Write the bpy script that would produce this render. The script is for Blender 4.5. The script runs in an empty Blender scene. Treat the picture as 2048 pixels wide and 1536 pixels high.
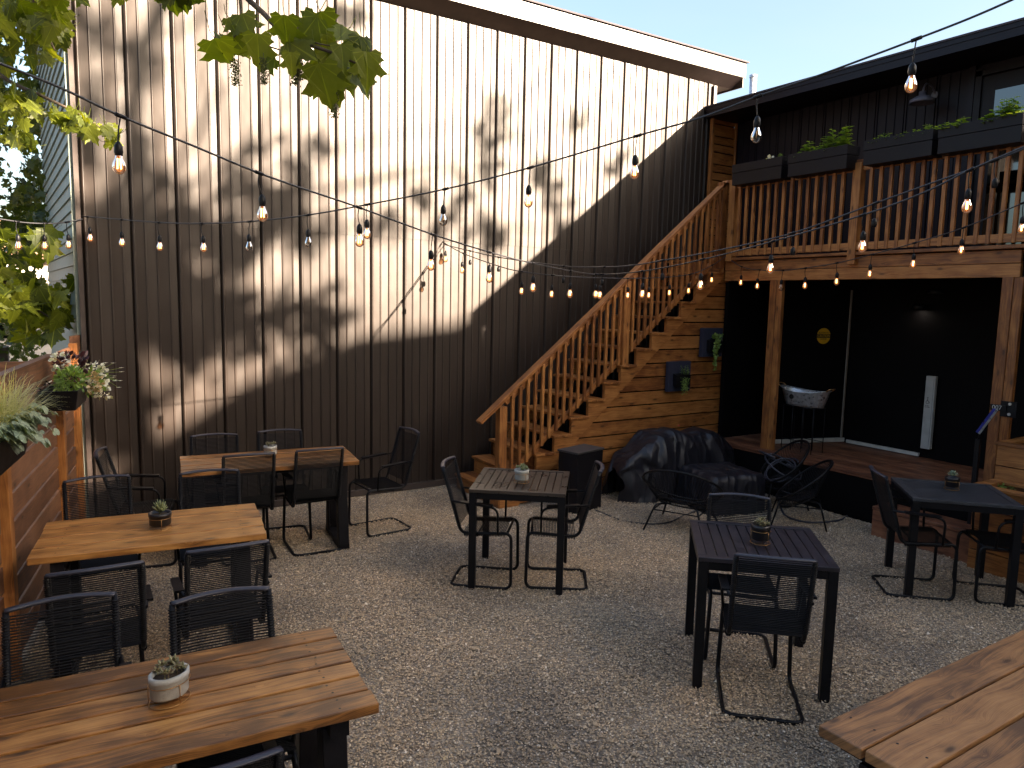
import bpy, math, random
import numpy as np
from mathutils import Vector, Matrix
R = random.Random(7)
sc = bpy.context.scene
COL = sc.collection
rad = math.radians
sin, cos, pi = math.sin, math.cos, math.pi

# ------------------------------------------------------------------ camera maths
FPX = 1458.0; CX = 1024.0; CY = 768.0; CH = 2.05
_up = Vector((0.021, -0.993, -0.115)).normalized()
_X = Vector((0.847, -0.043, 0.531)); _X = (_X - _up * _X.dot(_up)).normalized()
_Y = _up.cross(_X)
M3 = Matrix((_X, _Y, _up))            # world = M3 @ camera vector (x right, y down, z forward)
FWD = M3 @ Vector((0, 0, 1))

def ray(px, py): return M3 @ Vector((px - CX, py - CY, FPX))
def at(px, py, z=None, x=None, y=None, d=None):
    r = ray(px, py); o = Vector((0, 0, CH))
    if z is not None: t = (z - CH) / r.z
    elif x is not None: t = x / r.x
    elif y is not None: t = y / r.y
    else: t = d / FPX
    return o + r * t

# ------------------------------------------------------------------ mesh helpers
class MB:
    def __init__(s): s.v = []; s.f = []; s.m = []; s.uv = []; s.r = []; s.sm = []
    def face(s, idx, mi=0, uv=None, rnd=(0.5, 0.5), smooth=False):
        s.f.append(tuple(idx)); s.m.append(mi); s.sm.append(smooth)
        s.uv.append(uv if uv else [(s.v[i][0] + s.v[i][1], s.v[i][2]) for i in idx]); s.r.append(rnd)
    def add(s, pts):
        n = len(s.v); s.v.extend([tuple(p) for p in pts]); return n
    def obox(s, c, ax, ay, az, mi=0, rnd=None):
        """oriented box, half-axis vectors ax (long), ay, az"""
        c = Vector(c); ax = Vector(ax); ay = Vector(ay); az = Vector(az)
        if ax.cross(ay).dot(az) < 0: az = -az
        rnd = rnd or (R.random(), R.random()); o = (rnd[0] * 37.0, rnd[1] * 23.0)
        L, W, T = ax.length, ay.length, az.length
        n = len(s.v); loc = []
        for k in range(8):
            a = 1 if k & 1 else -1; b = 1 if k & 2 else -1; d = 1 if k & 4 else -1
            s.v.append(tuple(c + ax * a + ay * b + az * d)); loc.append((a * L, b * W, d * T))
        for q in ((0, 2, 3, 1), (4, 5, 7, 6), (0, 1, 5, 4), (2, 6, 7, 3), (0, 4, 6, 2), (1, 3, 7, 5)):
            uv = [(loc[i][0] + o[0], loc[i][1] + loc[i][2] * 0.97 + o[1]) for i in q]
            s.face([n + i for i in q], mi, uv, rnd)
    def box(s, c, size, rz=0, mi=0, rnd=None):
        h = [Vector((size[0] / 2, 0, 0)), Vector((0, size[1] / 2, 0)), Vector((0, 0, size[2] / 2))]
        m = Matrix.Rotation(rz, 3, 'Z'); h = [m @ q for q in h]
        h.sort(key=lambda q: -q.length)
        s.obox(c, h[0], h[1], h[2], mi, rnd)
    def bar(s, p0, p1, w, t, up=(0, 0, 1), mi=0, rnd=None):
        """board from p0 to p1, thickness t along up, width w across"""
        p0 = Vector(p0); p1 = Vector(p1); d = p1 - p0; up = Vector(up)
        u = (up - d * (up.dot(d) / d.dot(d))).normalized(); sd = d.normalized().cross(u)
        s.obox((p0 + p1) / 2, d / 2, sd * w / 2, u * t / 2, mi, rnd)
    def tube(s, pts, r, n=6, closed=False, mi=0, cap=True, flat=1.0):
        P = [Vector(p) for p in pts]; m = len(P)
        rr = r if isinstance(r, (list, tuple)) else [r] * m
        prev = None; base = len(s.v)
        for i, p in enumerate(P):
            if closed: d = P[(i + 1) % m] - P[i - 1]
            else: d = P[min(i + 1, m - 1)] - P[max(i - 1, 0)]
            if d.length < 1e-9: d = Vector((0, 0, 1))
            d.normalize()
            if prev is None:
                a = Vector((0, 0, 1)) if abs(d.z) < .9 else Vector((1, 0, 0))
                u = (a - d * a.dot(d)).normalized()
            else:
                u = prev - d * prev.dot(d); u = u.normalized() if u.length > 1e-6 else Vector((1, 0, 0))
            prev = u; w = d.cross(u)
            for k in range(n):
                t = 2 * pi * k / n
                s.v.append(tuple(p + (u * cos(t) * flat + w * sin(t)) * rr[i]))
        for i in range(m if closed else m - 1):
            j = (i + 1) % m
            for k in range(n):
                q = (base + i * n + k, base + i * n + (k + 1) % n, base + j * n + (k + 1) % n, base + j * n + k)
                s.face(q, mi, smooth=True)
        if cap and not closed:
            s.face([base + k for k in range(n)][::-1], mi); s.face([base + (m - 1) * n + k for k in range(n)], mi)
    def lathe(s, prof, c, n=16, mi=0, sx=1, sy=1, rz=0, smooth=True):
        base = len(s.v); c = Vector(c); m = Matrix.Rotation(rz, 3, 'Z')
        for r, z in prof:
            for k in range(n):
                t = 2 * pi * k / n
                s.v.append(tuple(c + m @ Vector((r * cos(t) * sx, r * sin(t) * sy, z))))
        for i in range(len(prof) - 1):
            for k in range(n):
                s.face((base + i * n + k, base + i * n + (k + 1) % n, base + (i + 1) * n + (k + 1) % n, base + (i + 1) * n + k), mi, smooth=smooth)
    def quad(s, a, b, c, d, mi=0, uv=None):
        n = s.add([a, b, c, d]); s.face((n, n + 1, n + 2, n + 3), mi, uv)
    def poly(s, pts, mi=0, uv=None):
        n = s.add(pts); s.face(range(n, n + len(pts)), mi, uv)
    def prism(s, poly2, f0, f1, mi=0):
        """extrude a polygon; f0/f1 map a 2D point to 3D on each side"""
        n = len(poly2); a = s.add([f0(p) for p in poly2]); b = s.add([f1(p) for p in poly2]); rnd = (R.random(), R.random())
        uv = [(p[0] + rnd[0] * 9, p[1] + rnd[1] * 9) for p in poly2]
        s.face([a + i for i in range(n)], mi, uv, rnd); s.face([b + i for i in range(n)][::-1], mi, uv[::-1], rnd)
        for i in range(n):
            j = (i + 1) % n
            s.face((a + j, a + i, b + i, b + j), mi, [uv[j], uv[i], (uv[i][0], uv[i][1] + .05), (uv[j][0], uv[j][1] + .05)], rnd)
    def build(s, name, mats, parent=None, bevel=0, label=None):
        me = bpy.data.meshes.new(name); me.from_pydata(s.v, [], s.f)
        if not isinstance(mats, (list, tuple)): mats = [mats]
        for m in mats: me.materials.append(m)
        me.polygons.foreach_set('material_index', s.m); me.polygons.foreach_set('use_smooth', s.sm)
        u = me.uv_layers.new(name='UVMap'); w = me.uv_layers.new(name='rnd')
        u.data.foreach_set('uv', [c for f in s.uv for p in f for c in p])
        w.data.foreach_set('uv', [c for f, r in zip(s.f, s.r) for _ in f for c in r])
        me.update(); o = bpy.data.objects.new(name, me); COL.objects.link(o)
        if parent: o.parent = parent
        if bevel:
            b = o.modifiers.new('bevel', 'BEVEL'); b.width = bevel; b.segments = 2; b.limit_method = 'ANGLE'; b.angle_limit = rad(40)
        if label: o['label'] = label
        return o

def tag(o, label, cat, group=None, kind=None):
    if label: o['label'] = label
    if cat: o['category'] = cat
    if group: o['group'] = group
    if kind: o['kind'] = kind
    return o
def thing(name, label, cat, loc=(0, 0, 0), rz=0, group=None):
    o = bpy.data.objects.new(name, None); COL.objects.link(o); o.empty_display_size = .1
    o.location = loc; o.rotation_euler = (0, 0, rz)
    return tag(o, label, cat, group)
def dup(root, loc, rz, label, group=None):
    r = root.copy(); COL.objects.link(r); r.location = loc; r.rotation_euler = (0, 0, rz); r['label'] = label
    if group: r['group'] = group
    for ch in list(root.children):
        c = ch.copy(); COL.objects.link(c); c.parent = r
        for g in list(ch.children):
            d = g.copy(); COL.objects.link(d); d.parent = c
    return r
def fillet(pts, r, n=5):
    P = [Vector(p) for p in pts]; out = [P[0]]
    for i in range(1, len(P) - 1):
        a = (P[i - 1] - P[i]); b = (P[i + 1] - P[i]); q = min(r, a.length * .45, b.length * .45)
        a = P[i] + a.normalized() * q; b = P[i] + b.normalized() * q
        for k in range(n + 1):
            t = k / n; out.append(a * (1 - t) ** 2 + P[i] * 2 * t * (1 - t) + b * t * t)
    out.append(P[-1]); return out
def catmull(P, n=6):
    P = [Vector(p) for p in P]; Q = [P[0] * 2 - P[1]] + P + [P[-1] * 2 - P[-2]]; out = []
    for i in range(1, len(Q) - 2):
        for k in range(n):
            t = k / n; a, b, c, d = Q[i - 1:i + 3]
            out.append(.5 * ((2 * b) + (c - a) * t + (2 * a - 5 * b + 4 * c - d) * t * t + (3 * b - a - 3 * c + d) * t ** 3))
    out.append(P[-1]); return out

# ------------------------------------------------------------------ materials
def newmat(name):
    m = bpy.data.materials.new(name); m.use_nodes = True; nt = m.node_tree
    return m, nt, nt.nodes['Principled BSDF'], nt.links
def N(nt, t, **kw):
    n = nt.nodes.new(t)
    for k, v in kw.items():
        if k in n.inputs: n.inputs[k].default_value = v
        else: setattr(n, k, v)
    return n
def ramp(nt, stops, src=None):
    n = nt.nodes.new('ShaderNodeValToRGB'); e = n.color_ramp.elements
    while len(e) < len(stops): e.new(.5)
    for q, (p, c) in zip(e, stops): q.position = p; q.color = (*c, 1) if len(c) == 3 else c
    if src: nt.links.new(src, n.inputs['Fac'])
    return n
def math_(nt, op, a, b=None, c=None):
    n = nt.nodes.new('ShaderNodeMath'); n.operation = op
    for i, q in enumerate((a, b, c)):
        if q is None: continue
        if isinstance(q, (int, float)): n.inputs[i].default_value = q
        else: nt.links.new(q, n.inputs[i])
    return n.outputs[0]
def mixc(nt, f, a, b, mode='MIX'):
    n = nt.nodes.new('ShaderNodeMix'); n.data_type = 'RGBA'; n.blend_type = mode
    for i, q in ((0, f), (6, a), (7, b)):
        if isinstance(q, (int, float)): n.inputs[i].default_value = q
        elif isinstance(q, (tuple, list)): n.inputs[i].default_value = (*q, 1)
        else: nt.links.new(q, n.inputs[i])
    return n.outputs[2]
def plain(name, col, rough=.5, metal=0, bump=0, bscale=60, var=.15, vscale=8, spec=.5):
    m, nt, b, L = newmat(name)
    b.inputs['Roughness'].default_value = rough; b.inputs['Metallic'].default_value = metal
    b.inputs['Specular IOR Level'].default_value = spec
    tc = N(nt, 'ShaderNodeTexCoord')
    n1 = N(nt, 'ShaderNodeTexNoise', Scale=vscale, Detail=5.0); L.new(tc.outputs['Object'], n1.inputs['Vector'])
    lo = tuple(c * (1 - var) for c in col); hi = tuple(min(1, c * (1 + var)) for c in col)
    r = ramp(nt, [(.3, lo), (.7, hi)], n1.outputs['Fac']); L.new(r.outputs[0], b.inputs['Base Color'])
    rr = math_(nt, 'MULTIPLY_ADD', n1.outputs['Fac'], .25, rough - .12); L.new(rr, b.inputs['Roughness'])
    if bump:
        n2 = N(nt, 'ShaderNodeTexNoise', Scale=bscale, Detail=4.0); L.new(tc.outputs['Object'], n2.inputs['Vector'])
        bp = N(nt, 'ShaderNodeBump', Strength=bump, Distance=.004); L.new(n2.outputs['Fac'], bp.inputs['Height']); L.new(bp.outputs[0], b.inputs['Normal'])
    return m
def wood(name, dark, mid, light, rough=.5, blotch=.5, knots=1.0):
    m, nt, b, L = newmat(name)
    uv = N(nt, 'ShaderNodeUVMap', uv_map='UVMap'); rn = N(nt, 'ShaderNodeUVMap', uv_map='rnd')
    # knots: cells stretched along the board
    mk = N(nt, 'ShaderNodeMapping'); mk.inputs['Scale'].default_value = (3.2, 9.0, 1); L.new(uv.outputs[0], mk.inputs[0])
    vo = N(nt, 'ShaderNodeTexVoronoi', Scale=1.0, Randomness=1.0, voronoi_dimensions='2D'); L.new(mk.outputs[0], vo.inputs['Vector'])
    kd = vo.outputs['Distance']
    # grain, bent round the knots
    sep = N(nt, 'ShaderNodeSeparateXYZ'); L.new(uv.outputs[0], sep.inputs[0])
    bend = math_(nt, 'DIVIDE', .006, math_(nt, 'ADD', kd, .12))
    nb = N(nt, 'ShaderNodeTexNoise', Scale=3.0, Detail=2.0); L.new(uv.outputs[0], nb.inputs['Vector'])
    v2 = math_(nt, 'ADD', sep.outputs['Y'], math_(nt, 'ADD', bend, math_(nt, 'MULTIPLY', nb.outputs['Fac'], .05)))
    cb = N(nt, 'ShaderNodeCombineXYZ'); L.new(math_(nt, 'MULTIPLY', sep.outputs['X'], 1.6), cb.inputs[0]); L.new(math_(nt, 'MULTIPLY', v2, 60.0), cb.inputs[1])
    g = N(nt, 'ShaderNodeTexNoise', Scale=1.0, Detail=6.0, Roughness=.6); L.new(cb.outputs[0], g.inputs['Vector'])
    cb2 = N(nt, 'ShaderNodeCombineXYZ'); L.new(math_(nt, 'MULTIPLY', sep.outputs['X'], 6.0), cb2.inputs[0]); L.new(math_(nt, 'MULTIPLY', v2, 420.0), cb2.inputs[1])
    g2 = N(nt, 'ShaderNodeTexNoise', Scale=1.0, Detail=3.0); L.new(cb2.outputs[0], g2.inputs['Vector'])
    mb = N(nt, 'ShaderNodeMapping'); mb.inputs['Scale'].default_value = (5.5, 11.0, 1); L.new(uv.outputs[0], mb.inputs[0])
    bl = N(nt, 'ShaderNodeTexNoise', Scale=1.0, Detail=4.0); L.new(mb.outputs[0], bl.inputs['Vector'])
    sr = N(nt, 'ShaderNodeSeparateXYZ'); L.new(rn.outputs[0], sr.inputs[0])
    f = math_(nt, 'ADD', math_(nt, 'MULTIPLY', g.outputs['Fac'], .9), math_(nt, 'MULTIPLY', math_(nt, 'SUBTRACT', bl.outputs['Fac'], .5), blotch * 1.6))
    f = math_(nt, 'ADD', f, math_(nt, 'MULTIPLY', math_(nt, 'SUBTRACT', g2.outputs['Fac'], .5), .6))
    f = math_(nt, 'ADD', f, math_(nt, 'MULTIPLY', math_(nt, 'SUBTRACT', sr.outputs['X'], .5), .30))
    cr = ramp(nt, [(.25, dark), (.47, mid), (.72, light)], f)
    kr = ramp(nt, [(.0, (1, 1, 1)), (.05, (.9, .9, .9)), (.11, (.25, .25, .25)), (.2, (0, 0, 0))], kd)
    ks = N(nt, 'ShaderNodeTexWhiteNoise'); L.new(vo.outputs['Position'], ks.inputs['Vector'])
    kf = math_(nt, 'MULTIPLY', kr.outputs[0], math_(nt, 'GREATER_THAN', ks.outputs['Value'], 1 - .55 * knots))
    c = mixc(nt, math_(nt, 'MULTIPLY', kf, .85), cr.outputs[0], tuple(q * .35 for q in dark))
    L.new(c, b.inputs['Base Color'])
    L.new(math_(nt, 'MULTIPLY_ADD', g.outputs['Fac'], .3, rough - .15), b.inputs['Roughness'])
    bp = N(nt, 'ShaderNodeBump', Strength=.35, Distance=.003)
    L.new(math_(nt, 'ADD', g.outputs['Fac'], math_(nt, 'MULTIPLY', g2.outputs['Fac'], .4)), bp.inputs['Height']); L.new(bp.outputs[0], b.inputs['Normal'])
    return m
def leafmat(name, c1, c2, trans=.5, rough=.45):
    m, nt, b, L = newmat(name)
    tc = N(nt, 'ShaderNodeUVMap', uv_map='rnd')
    s = N(nt, 'ShaderNodeSeparateXYZ'); L.new(tc.outputs[0], s.inputs[0])
    uv = N(nt, 'ShaderNodeUVMap', uv_map='UVMap')
    va = N(nt, 'ShaderNodeVectorMath', operation='MULTIPLY_ADD'); L.new(tc.outputs[0], va.inputs[0]); va.inputs[1].default_value = (19, 23, 0); L.new(uv.outputs[0], va.inputs[2])
    no = N(nt, 'ShaderNodeTexNoise', Scale=9.0, Detail=3.0); L.new(va.outputs[0], no.inputs['Vector'])
    su = N(nt, 'ShaderNodeSeparateXYZ'); L.new(uv.outputs[0], su.inputs[0])
    an = math_(nt, 'ARCTAN2', math_(nt, 'ABSOLUTE', su.outputs['X']), su.outputs['Y'])
    dv = math_(nt, 'MINIMUM', an, math_(nt, 'MINIMUM', math_(nt, 'ABSOLUTE', math_(nt, 'SUBTRACT', an, .82)), math_(nt, 'ABSOLUTE', math_(nt, 'SUBTRACT', an, 1.35))))
    vein = math_(nt, 'LESS_THAN', dv, .035)
    f = math_(nt, 'ADD', math_(nt, 'MULTIPLY', s.outputs['X'], .8), math_(nt, 'MULTIPLY', no.outputs['Fac'], .3))
    r0 = ramp(nt, [(.1, c1), (.9, c2)], f); b.inputs['Roughness'].default_value = rough
    class _o: pass
    r = _o(); r.outputs = [mixc(nt, math_(nt, 'MULTIPLY', vein, .6), r0.outputs[0], tuple(min(1, q * 1.7) for q in c2))]; L.new(r.outputs[0], b.inputs['Base Color'])
    bp = N(nt, 'ShaderNodeBump', Strength=.3, Distance=.004); L.new(no.outputs['Fac'], bp.inputs['Height']); L.new(bp.outputs[0], b.inputs['Normal'])
    t = N(nt, 'ShaderNodeBsdfTranslucent'); tc2 = mixc(nt, 1.0, r.outputs[0], (1.7, 1.5, .22), 'MULTIPLY'); L.new(tc2, t.inputs['Color'])
    mx = N(nt, 'ShaderNodeMixShader', Fac=trans); L.new(b.outputs[0], mx.inputs[1]); L.new(t.outputs[0], mx.inputs[2])
    L.new(mx.outputs[0], nt.nodes['Material Output'].inputs['Surface'])
    return m

W_STAIN = wood('stained_cedar', (.15, .048, .012), (.31, .118, .029), (.46, .20, .055), .5, .45)
W_TABLE = wood('stained_table_top', (.10, .040, .011), (.30, .125, .032), (.50, .24, .070), .36, .55, .8)
W_OLD = wood('weathered_table_top', (.14, .068, .030), (.33, .155, .058), (.44, .22, .085), .5, .5, .6)
W_FENCE = wood('stained_fence', (.10, .042, .020), (.19, .085, .040), (.27, .13, .065), .6, .35, .6)
W_DECK = wood('dark_red_decking', (.10, .035, .018), (.20, .075, .035), (.28, .12, .06), .5, .8)
M_BLACK = plain('black_powder_coat', (.006, .006, .008), .4, 0, .15, 300, .2, spec=.22)
M_BLACKTOP = plain('black_slatted_top', (.020, .017, .024), .36, 0, .15, 200, .25, 14)
M_ROPE = plain('black_cord', (.006, .006, .008), .5, 0, 0, 60, .3, spec=.22)
M_CAPRAIL = plain('satin_top_rail', (.03, .03, .045), .42)
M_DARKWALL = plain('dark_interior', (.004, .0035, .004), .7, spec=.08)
M_DECKPAINT = plain('black_painted_wood', (.005, .0045, .007), .5, 0, .3, 90, .3, spec=.25)
M_SOIL = plain('potting_soil', (.03, .018, .010), .95, 0, 1, 120, .5, 40)
M_CONC = plain('pale_concrete_pot', (.42, .41, .38), .85, 0, .5, 90, .12, 25)
M_BRASS = plain('brass_wire', (.45, .26, .11), .35, 1)
M_GALV = plain('galvanised_steel', (.55, .57, .60), .3, .65, .3, 30, .25, 30)
M_WHITE = plain('white_plastic', (.40, .41, .40), .4)
M_SCREW = plain('zinc_screw', (.6, .6, .6), .4, 1)
M_YELLOW = plain('yellow_sticker', (.65, .36, .01), .4)
M_INK = plain('black_ink', (.008, .008, .008), .5)
M_BLUE = plain('blue_board', (.03, .04, .28), .45)
M_HOSE = plain('grey_hose', (.035, .035, .05), .4)
M_DARKHOSE = plain('dark_hose', (.03, .03, .035), .45)
M_PALESID = plain('pale_neighbour_siding', (.55, .50, .44), .8)
M_ROOFRED = plain('neighbour_roof', (.30, .17, .11), .9)
M_ROOF = plain('roof_membrane', (.05, .04, .05), .8, 0, .4, 50)
M_FASCIA = plain('bronze_fascia', (.055, .044, .036), .38, 0, .1, 20, .12, 3)
M_BARK = plain('maple_bark', (.085, .062, .045), .9, 0, 1, 60, .3, 20)
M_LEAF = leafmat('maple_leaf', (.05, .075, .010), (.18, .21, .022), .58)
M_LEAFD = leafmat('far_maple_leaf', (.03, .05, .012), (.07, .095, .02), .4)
M_MINT = leafmat('mint_leaf', (.09, .19, .04), (.24, .34, .08), .3)
M_SUCC = leafmat('succulent_leaf', (.09, .13, .05), (.22, .24, .11), .1)
M_SUCCRED = leafmat('reddish_succulent_leaf', (.14, .07, .05), (.20, .19, .09), .1)
M_EUC = leafmat('eucalyptus_leaf', (.16, .22, .16), (.30, .36, .25), .2)
M_GRASS = leafmat('ornamental_grass', (.20, .21, .08), (.38, .36, .17), .3)
M_PETAL = leafmat('white_petal', (.6, .6, .55), (.8, .8, .76), .2)
M_PURPLE = leafmat('dark_purple_leaf', (.035, .012, .018), (.09, .03, .04), .1)
M_PINK = leafmat('cream_petal', (.45, .33, .2), (.6, .45, .28), .2)
M_SEED = plain('seed_cluster', (.10, .11, .03), .8, 0, 1, 200)

def clad(name, col, rough, metal, wob=.5, spec=.35):
    m, nt, b, L = newmat(name); b.inputs['Specular IOR Level'].default_value = spec
    tc = N(nt, 'ShaderNodeTexCoord'); mp = N(nt, 'ShaderNodeMapping'); mp.inputs['Scale'].default_value = (1.2, 1.2, .45); L.new(tc.outputs['Object'], mp.inputs[0])
    n = N(nt, 'ShaderNodeTexNoise', Scale=2.0, Detail=3.0); L.new(mp.outputs[0], n.inputs['Vector'])
    n2 = N(nt, 'ShaderNodeTexNoise', Scale=260.0, Detail=2.0); L.new(tc.outputs['Object'], n2.inputs['Vector'])
    r = ramp(nt, [(.3, tuple(c * .85 for c in col)), (.7, tuple(c * 1.15 for c in col))], n.outputs['Fac']); L.new(r.outputs[0], b.inputs['Base Color'])
    b.inputs['Metallic'].default_value = metal
    L.new(math_(nt, 'MULTIPLY_ADD', n.outputs['Fac'], .12, rough - .06), b.inputs['Roughness'])
    bp = N(nt, 'ShaderNodeBump', Strength=wob, Distance=.03); L.new(n.outputs['Fac'], bp.inputs['Height'])
    bp2 = N(nt, 'ShaderNodeBump', Strength=.12, Distance=.001); L.new(n2.outputs['Fac'], bp2.inputs['Height']); L.new(bp.outputs[0], bp2.inputs['Normal'])
    L.new(bp2.outputs[0], b.inputs['Normal'])
    return m
M_CLAD = clad('bronze_metal_cladding', (.026, .0175, .0135), .45, 0, .5, .5)
M_CLADB = clad('black_metal_cladding', (.0045, .0036, .009), .5, 0, .1, .25)
M_SIDING = plain('sage_siding', (.20, .24, .21), .6, 0, .3, 40, .12, 3)
M_TRIM = plain('bronze_corner_trim', (.06, .045, .04), .4)

def tarpmat():
    m, nt, b, L = newmat('black_tarpaulin')
    b.inputs['Base Color'].default_value = (.012, .012, .018, 1); b.inputs['Roughness'].default_value = .43
    tc = N(nt, 'ShaderNodeTexCoord'); mp = N(nt, 'ShaderNodeMapping'); mp.inputs['Scale'].default_value = (1.3, .9, .45); mp.inputs['Rotation'].default_value = (.2, .35, .3); L.new(tc.outputs['Object'], mp.inputs[0])
    n = N(nt, 'ShaderNodeTexVoronoi', Scale=8.0, feature='SMOOTH_F1', Smoothness=.12); n0 = N(nt, 'ShaderNodeTexNoise', Scale=3.0, Detail=2.0); L.new(mp.outputs[0], n0.inputs['Vector']); L.new(mixc(nt, .25, mp.outputs[0], n0.outputs['Color']), n.inputs['Vector'])
    bp = N(nt, 'ShaderNodeBump', Strength=1.0, Distance=.05); L.new(n.outputs['Distance'], bp.inputs['Height']); L.new(bp.outputs[0], b.inputs['Normal'])
    return m
M_TARP = tarpmat()
def gravelmat():
    m, nt, b, L = newmat('pea_gravel')
    tc = N(nt, 'ShaderNodeTexCoord'); v = N(nt, 'ShaderNodeTexVoronoi', Scale=85.0); L.new(tc.outputs['Object'], v.inputs['Vector'])
    n = N(nt, 'ShaderNodeTexNoise', Scale=1.3, Detail=5.0); L.new(tc.outputs['Object'], n.inputs['Vector'])
    sp = N(nt, 'ShaderNodeSeparateXYZ'); L.new(v.outputs['Color'], sp.inputs[0])
    c = ramp(nt, [(.0, (.14, .11, .085)), (.5, (.28, .225, .17)), (1, (.45, .38, .30))], sp.outputs['X'])
    c2 = mixc(nt, 1.0, c.outputs[0], ramp(nt, [(.32, (.62, .62, .64)), (.5, (.9, .88, .86)), (.68, (1.12, 1.05, .98))], n.outputs['Fac']).outputs[0], 'MULTIPLY')
    L.new(c2, b.inputs['Base Color']); b.inputs['Roughness'].default_value = .85
    bp = N(nt, 'ShaderNodeBump', Strength=.9, Distance=.008); bp.invert = True; L.new(v.outputs['Distance'], bp.inputs['Height']); L.new(bp.outputs[0], b.inputs['Normal'])
    return m
M_GRAVEL = gravelmat()
def stonemat():
    m, nt, b, L = newmat('gravel_stone')
    at_ = N(nt, 'ShaderNodeAttribute', attribute_name='tone'); s = N(nt, 'ShaderNodeSeparateXYZ'); L.new(at_.outputs['Vector'], s.inputs[0])
    c = ramp(nt, [(.0, (.17, .12, .08)), (.4, (.48, .355, .225)), (.8, (.72, .56, .38)), (1, (.95, .84, .68))], s.outputs['X'])
    tc = N(nt, 'ShaderNodeTexCoord'); n = N(nt, 'ShaderNodeTexNoise', Scale=1.3, Detail=5.0); L.new(tc.outputs['Object'], n.inputs['Vector'])
    c2 = mixc(nt, 1.0, c.outputs[0], ramp(nt, [(.32, (.62, .62, .64)), (.5, (.9, .88, .86)), (.68, (1.12, 1.05, .98))], n.outputs['Fac']).outputs[0], 'MULTIPLY')
    L.new(c2, b.inputs['Base Color']); b.inputs['Roughness'].default_value = .75
    return m
M_STONE = stonemat()
def glassmat(name, tint, fres=1.45, rough=.0):
    m, nt, b, L = newmat(name); nt.nodes.remove(b)
    t = N(nt, 'ShaderNodeBsdfTransparent', Color=(*tint, 1)); g = N(nt, 'ShaderNodeBsdfGlossy', Roughness=rough)
    f = N(nt, 'ShaderNodeFresnel', IOR=fres); mx = N(nt, 'ShaderNodeMixShader')
    L.new(f.outputs[0], mx.inputs[0]); L.new(t.outputs[0], mx.inputs[1]); L.new(g.outputs[0], mx.inputs[2])
    L.new(mx.outputs[0], nt.nodes['Material Output'].inputs['Surface']); return m
M_BULB = glassmat('clear_bulb_glass', (.95, .92, .88), 1.6, .05)
M_BULBLIT = glassmat('lit_amber_bulb_glass', (1.0, .72, .5), 1.5, .05)
_nt = M_BULBLIT.node_tree; _o = _nt.nodes['Material Output']; _a = _nt.nodes.new('ShaderNodeAddShader'); _e = N(_nt, 'ShaderNodeEmission', Color=(1, .36, .12, 1), Strength=.016)
_nt.links.new(_o.inputs['Surface'].links[0].from_socket, _a.inputs[0]); _nt.links.new(_e.outputs[0], _a.inputs[1]); _nt.links.new(_a.outputs[0], _o.inputs['Surface'])
def emit(name, col, s):
    m, nt, b, L = newmat(name); nt.nodes.remove(b); e = N(nt, 'ShaderNodeEmission', Color=(*col, 1), Strength=s)
    L.new(e.outputs[0], nt.nodes['Material Output'].inputs['Surface']); return m
M_FIL = emit('glowing_filament', (1.0, .50, .20), 1.6)
M_LAMPREFL = emit('lamp_reflection_glow', (1.0, .86, .7), 1.6)  # glow for the disc that replaces a lamp's reflection
def windowmat():
    m, nt, b, L = newmat('dark_window_glass')
    b.inputs['Base Color'].default_value = (.09, .10, .105, 1); b.inputs['Metallic'].default_value = 1; b.inputs['Roughness'].default_value = .03
    return m
M_WIN = windowmat()

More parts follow.
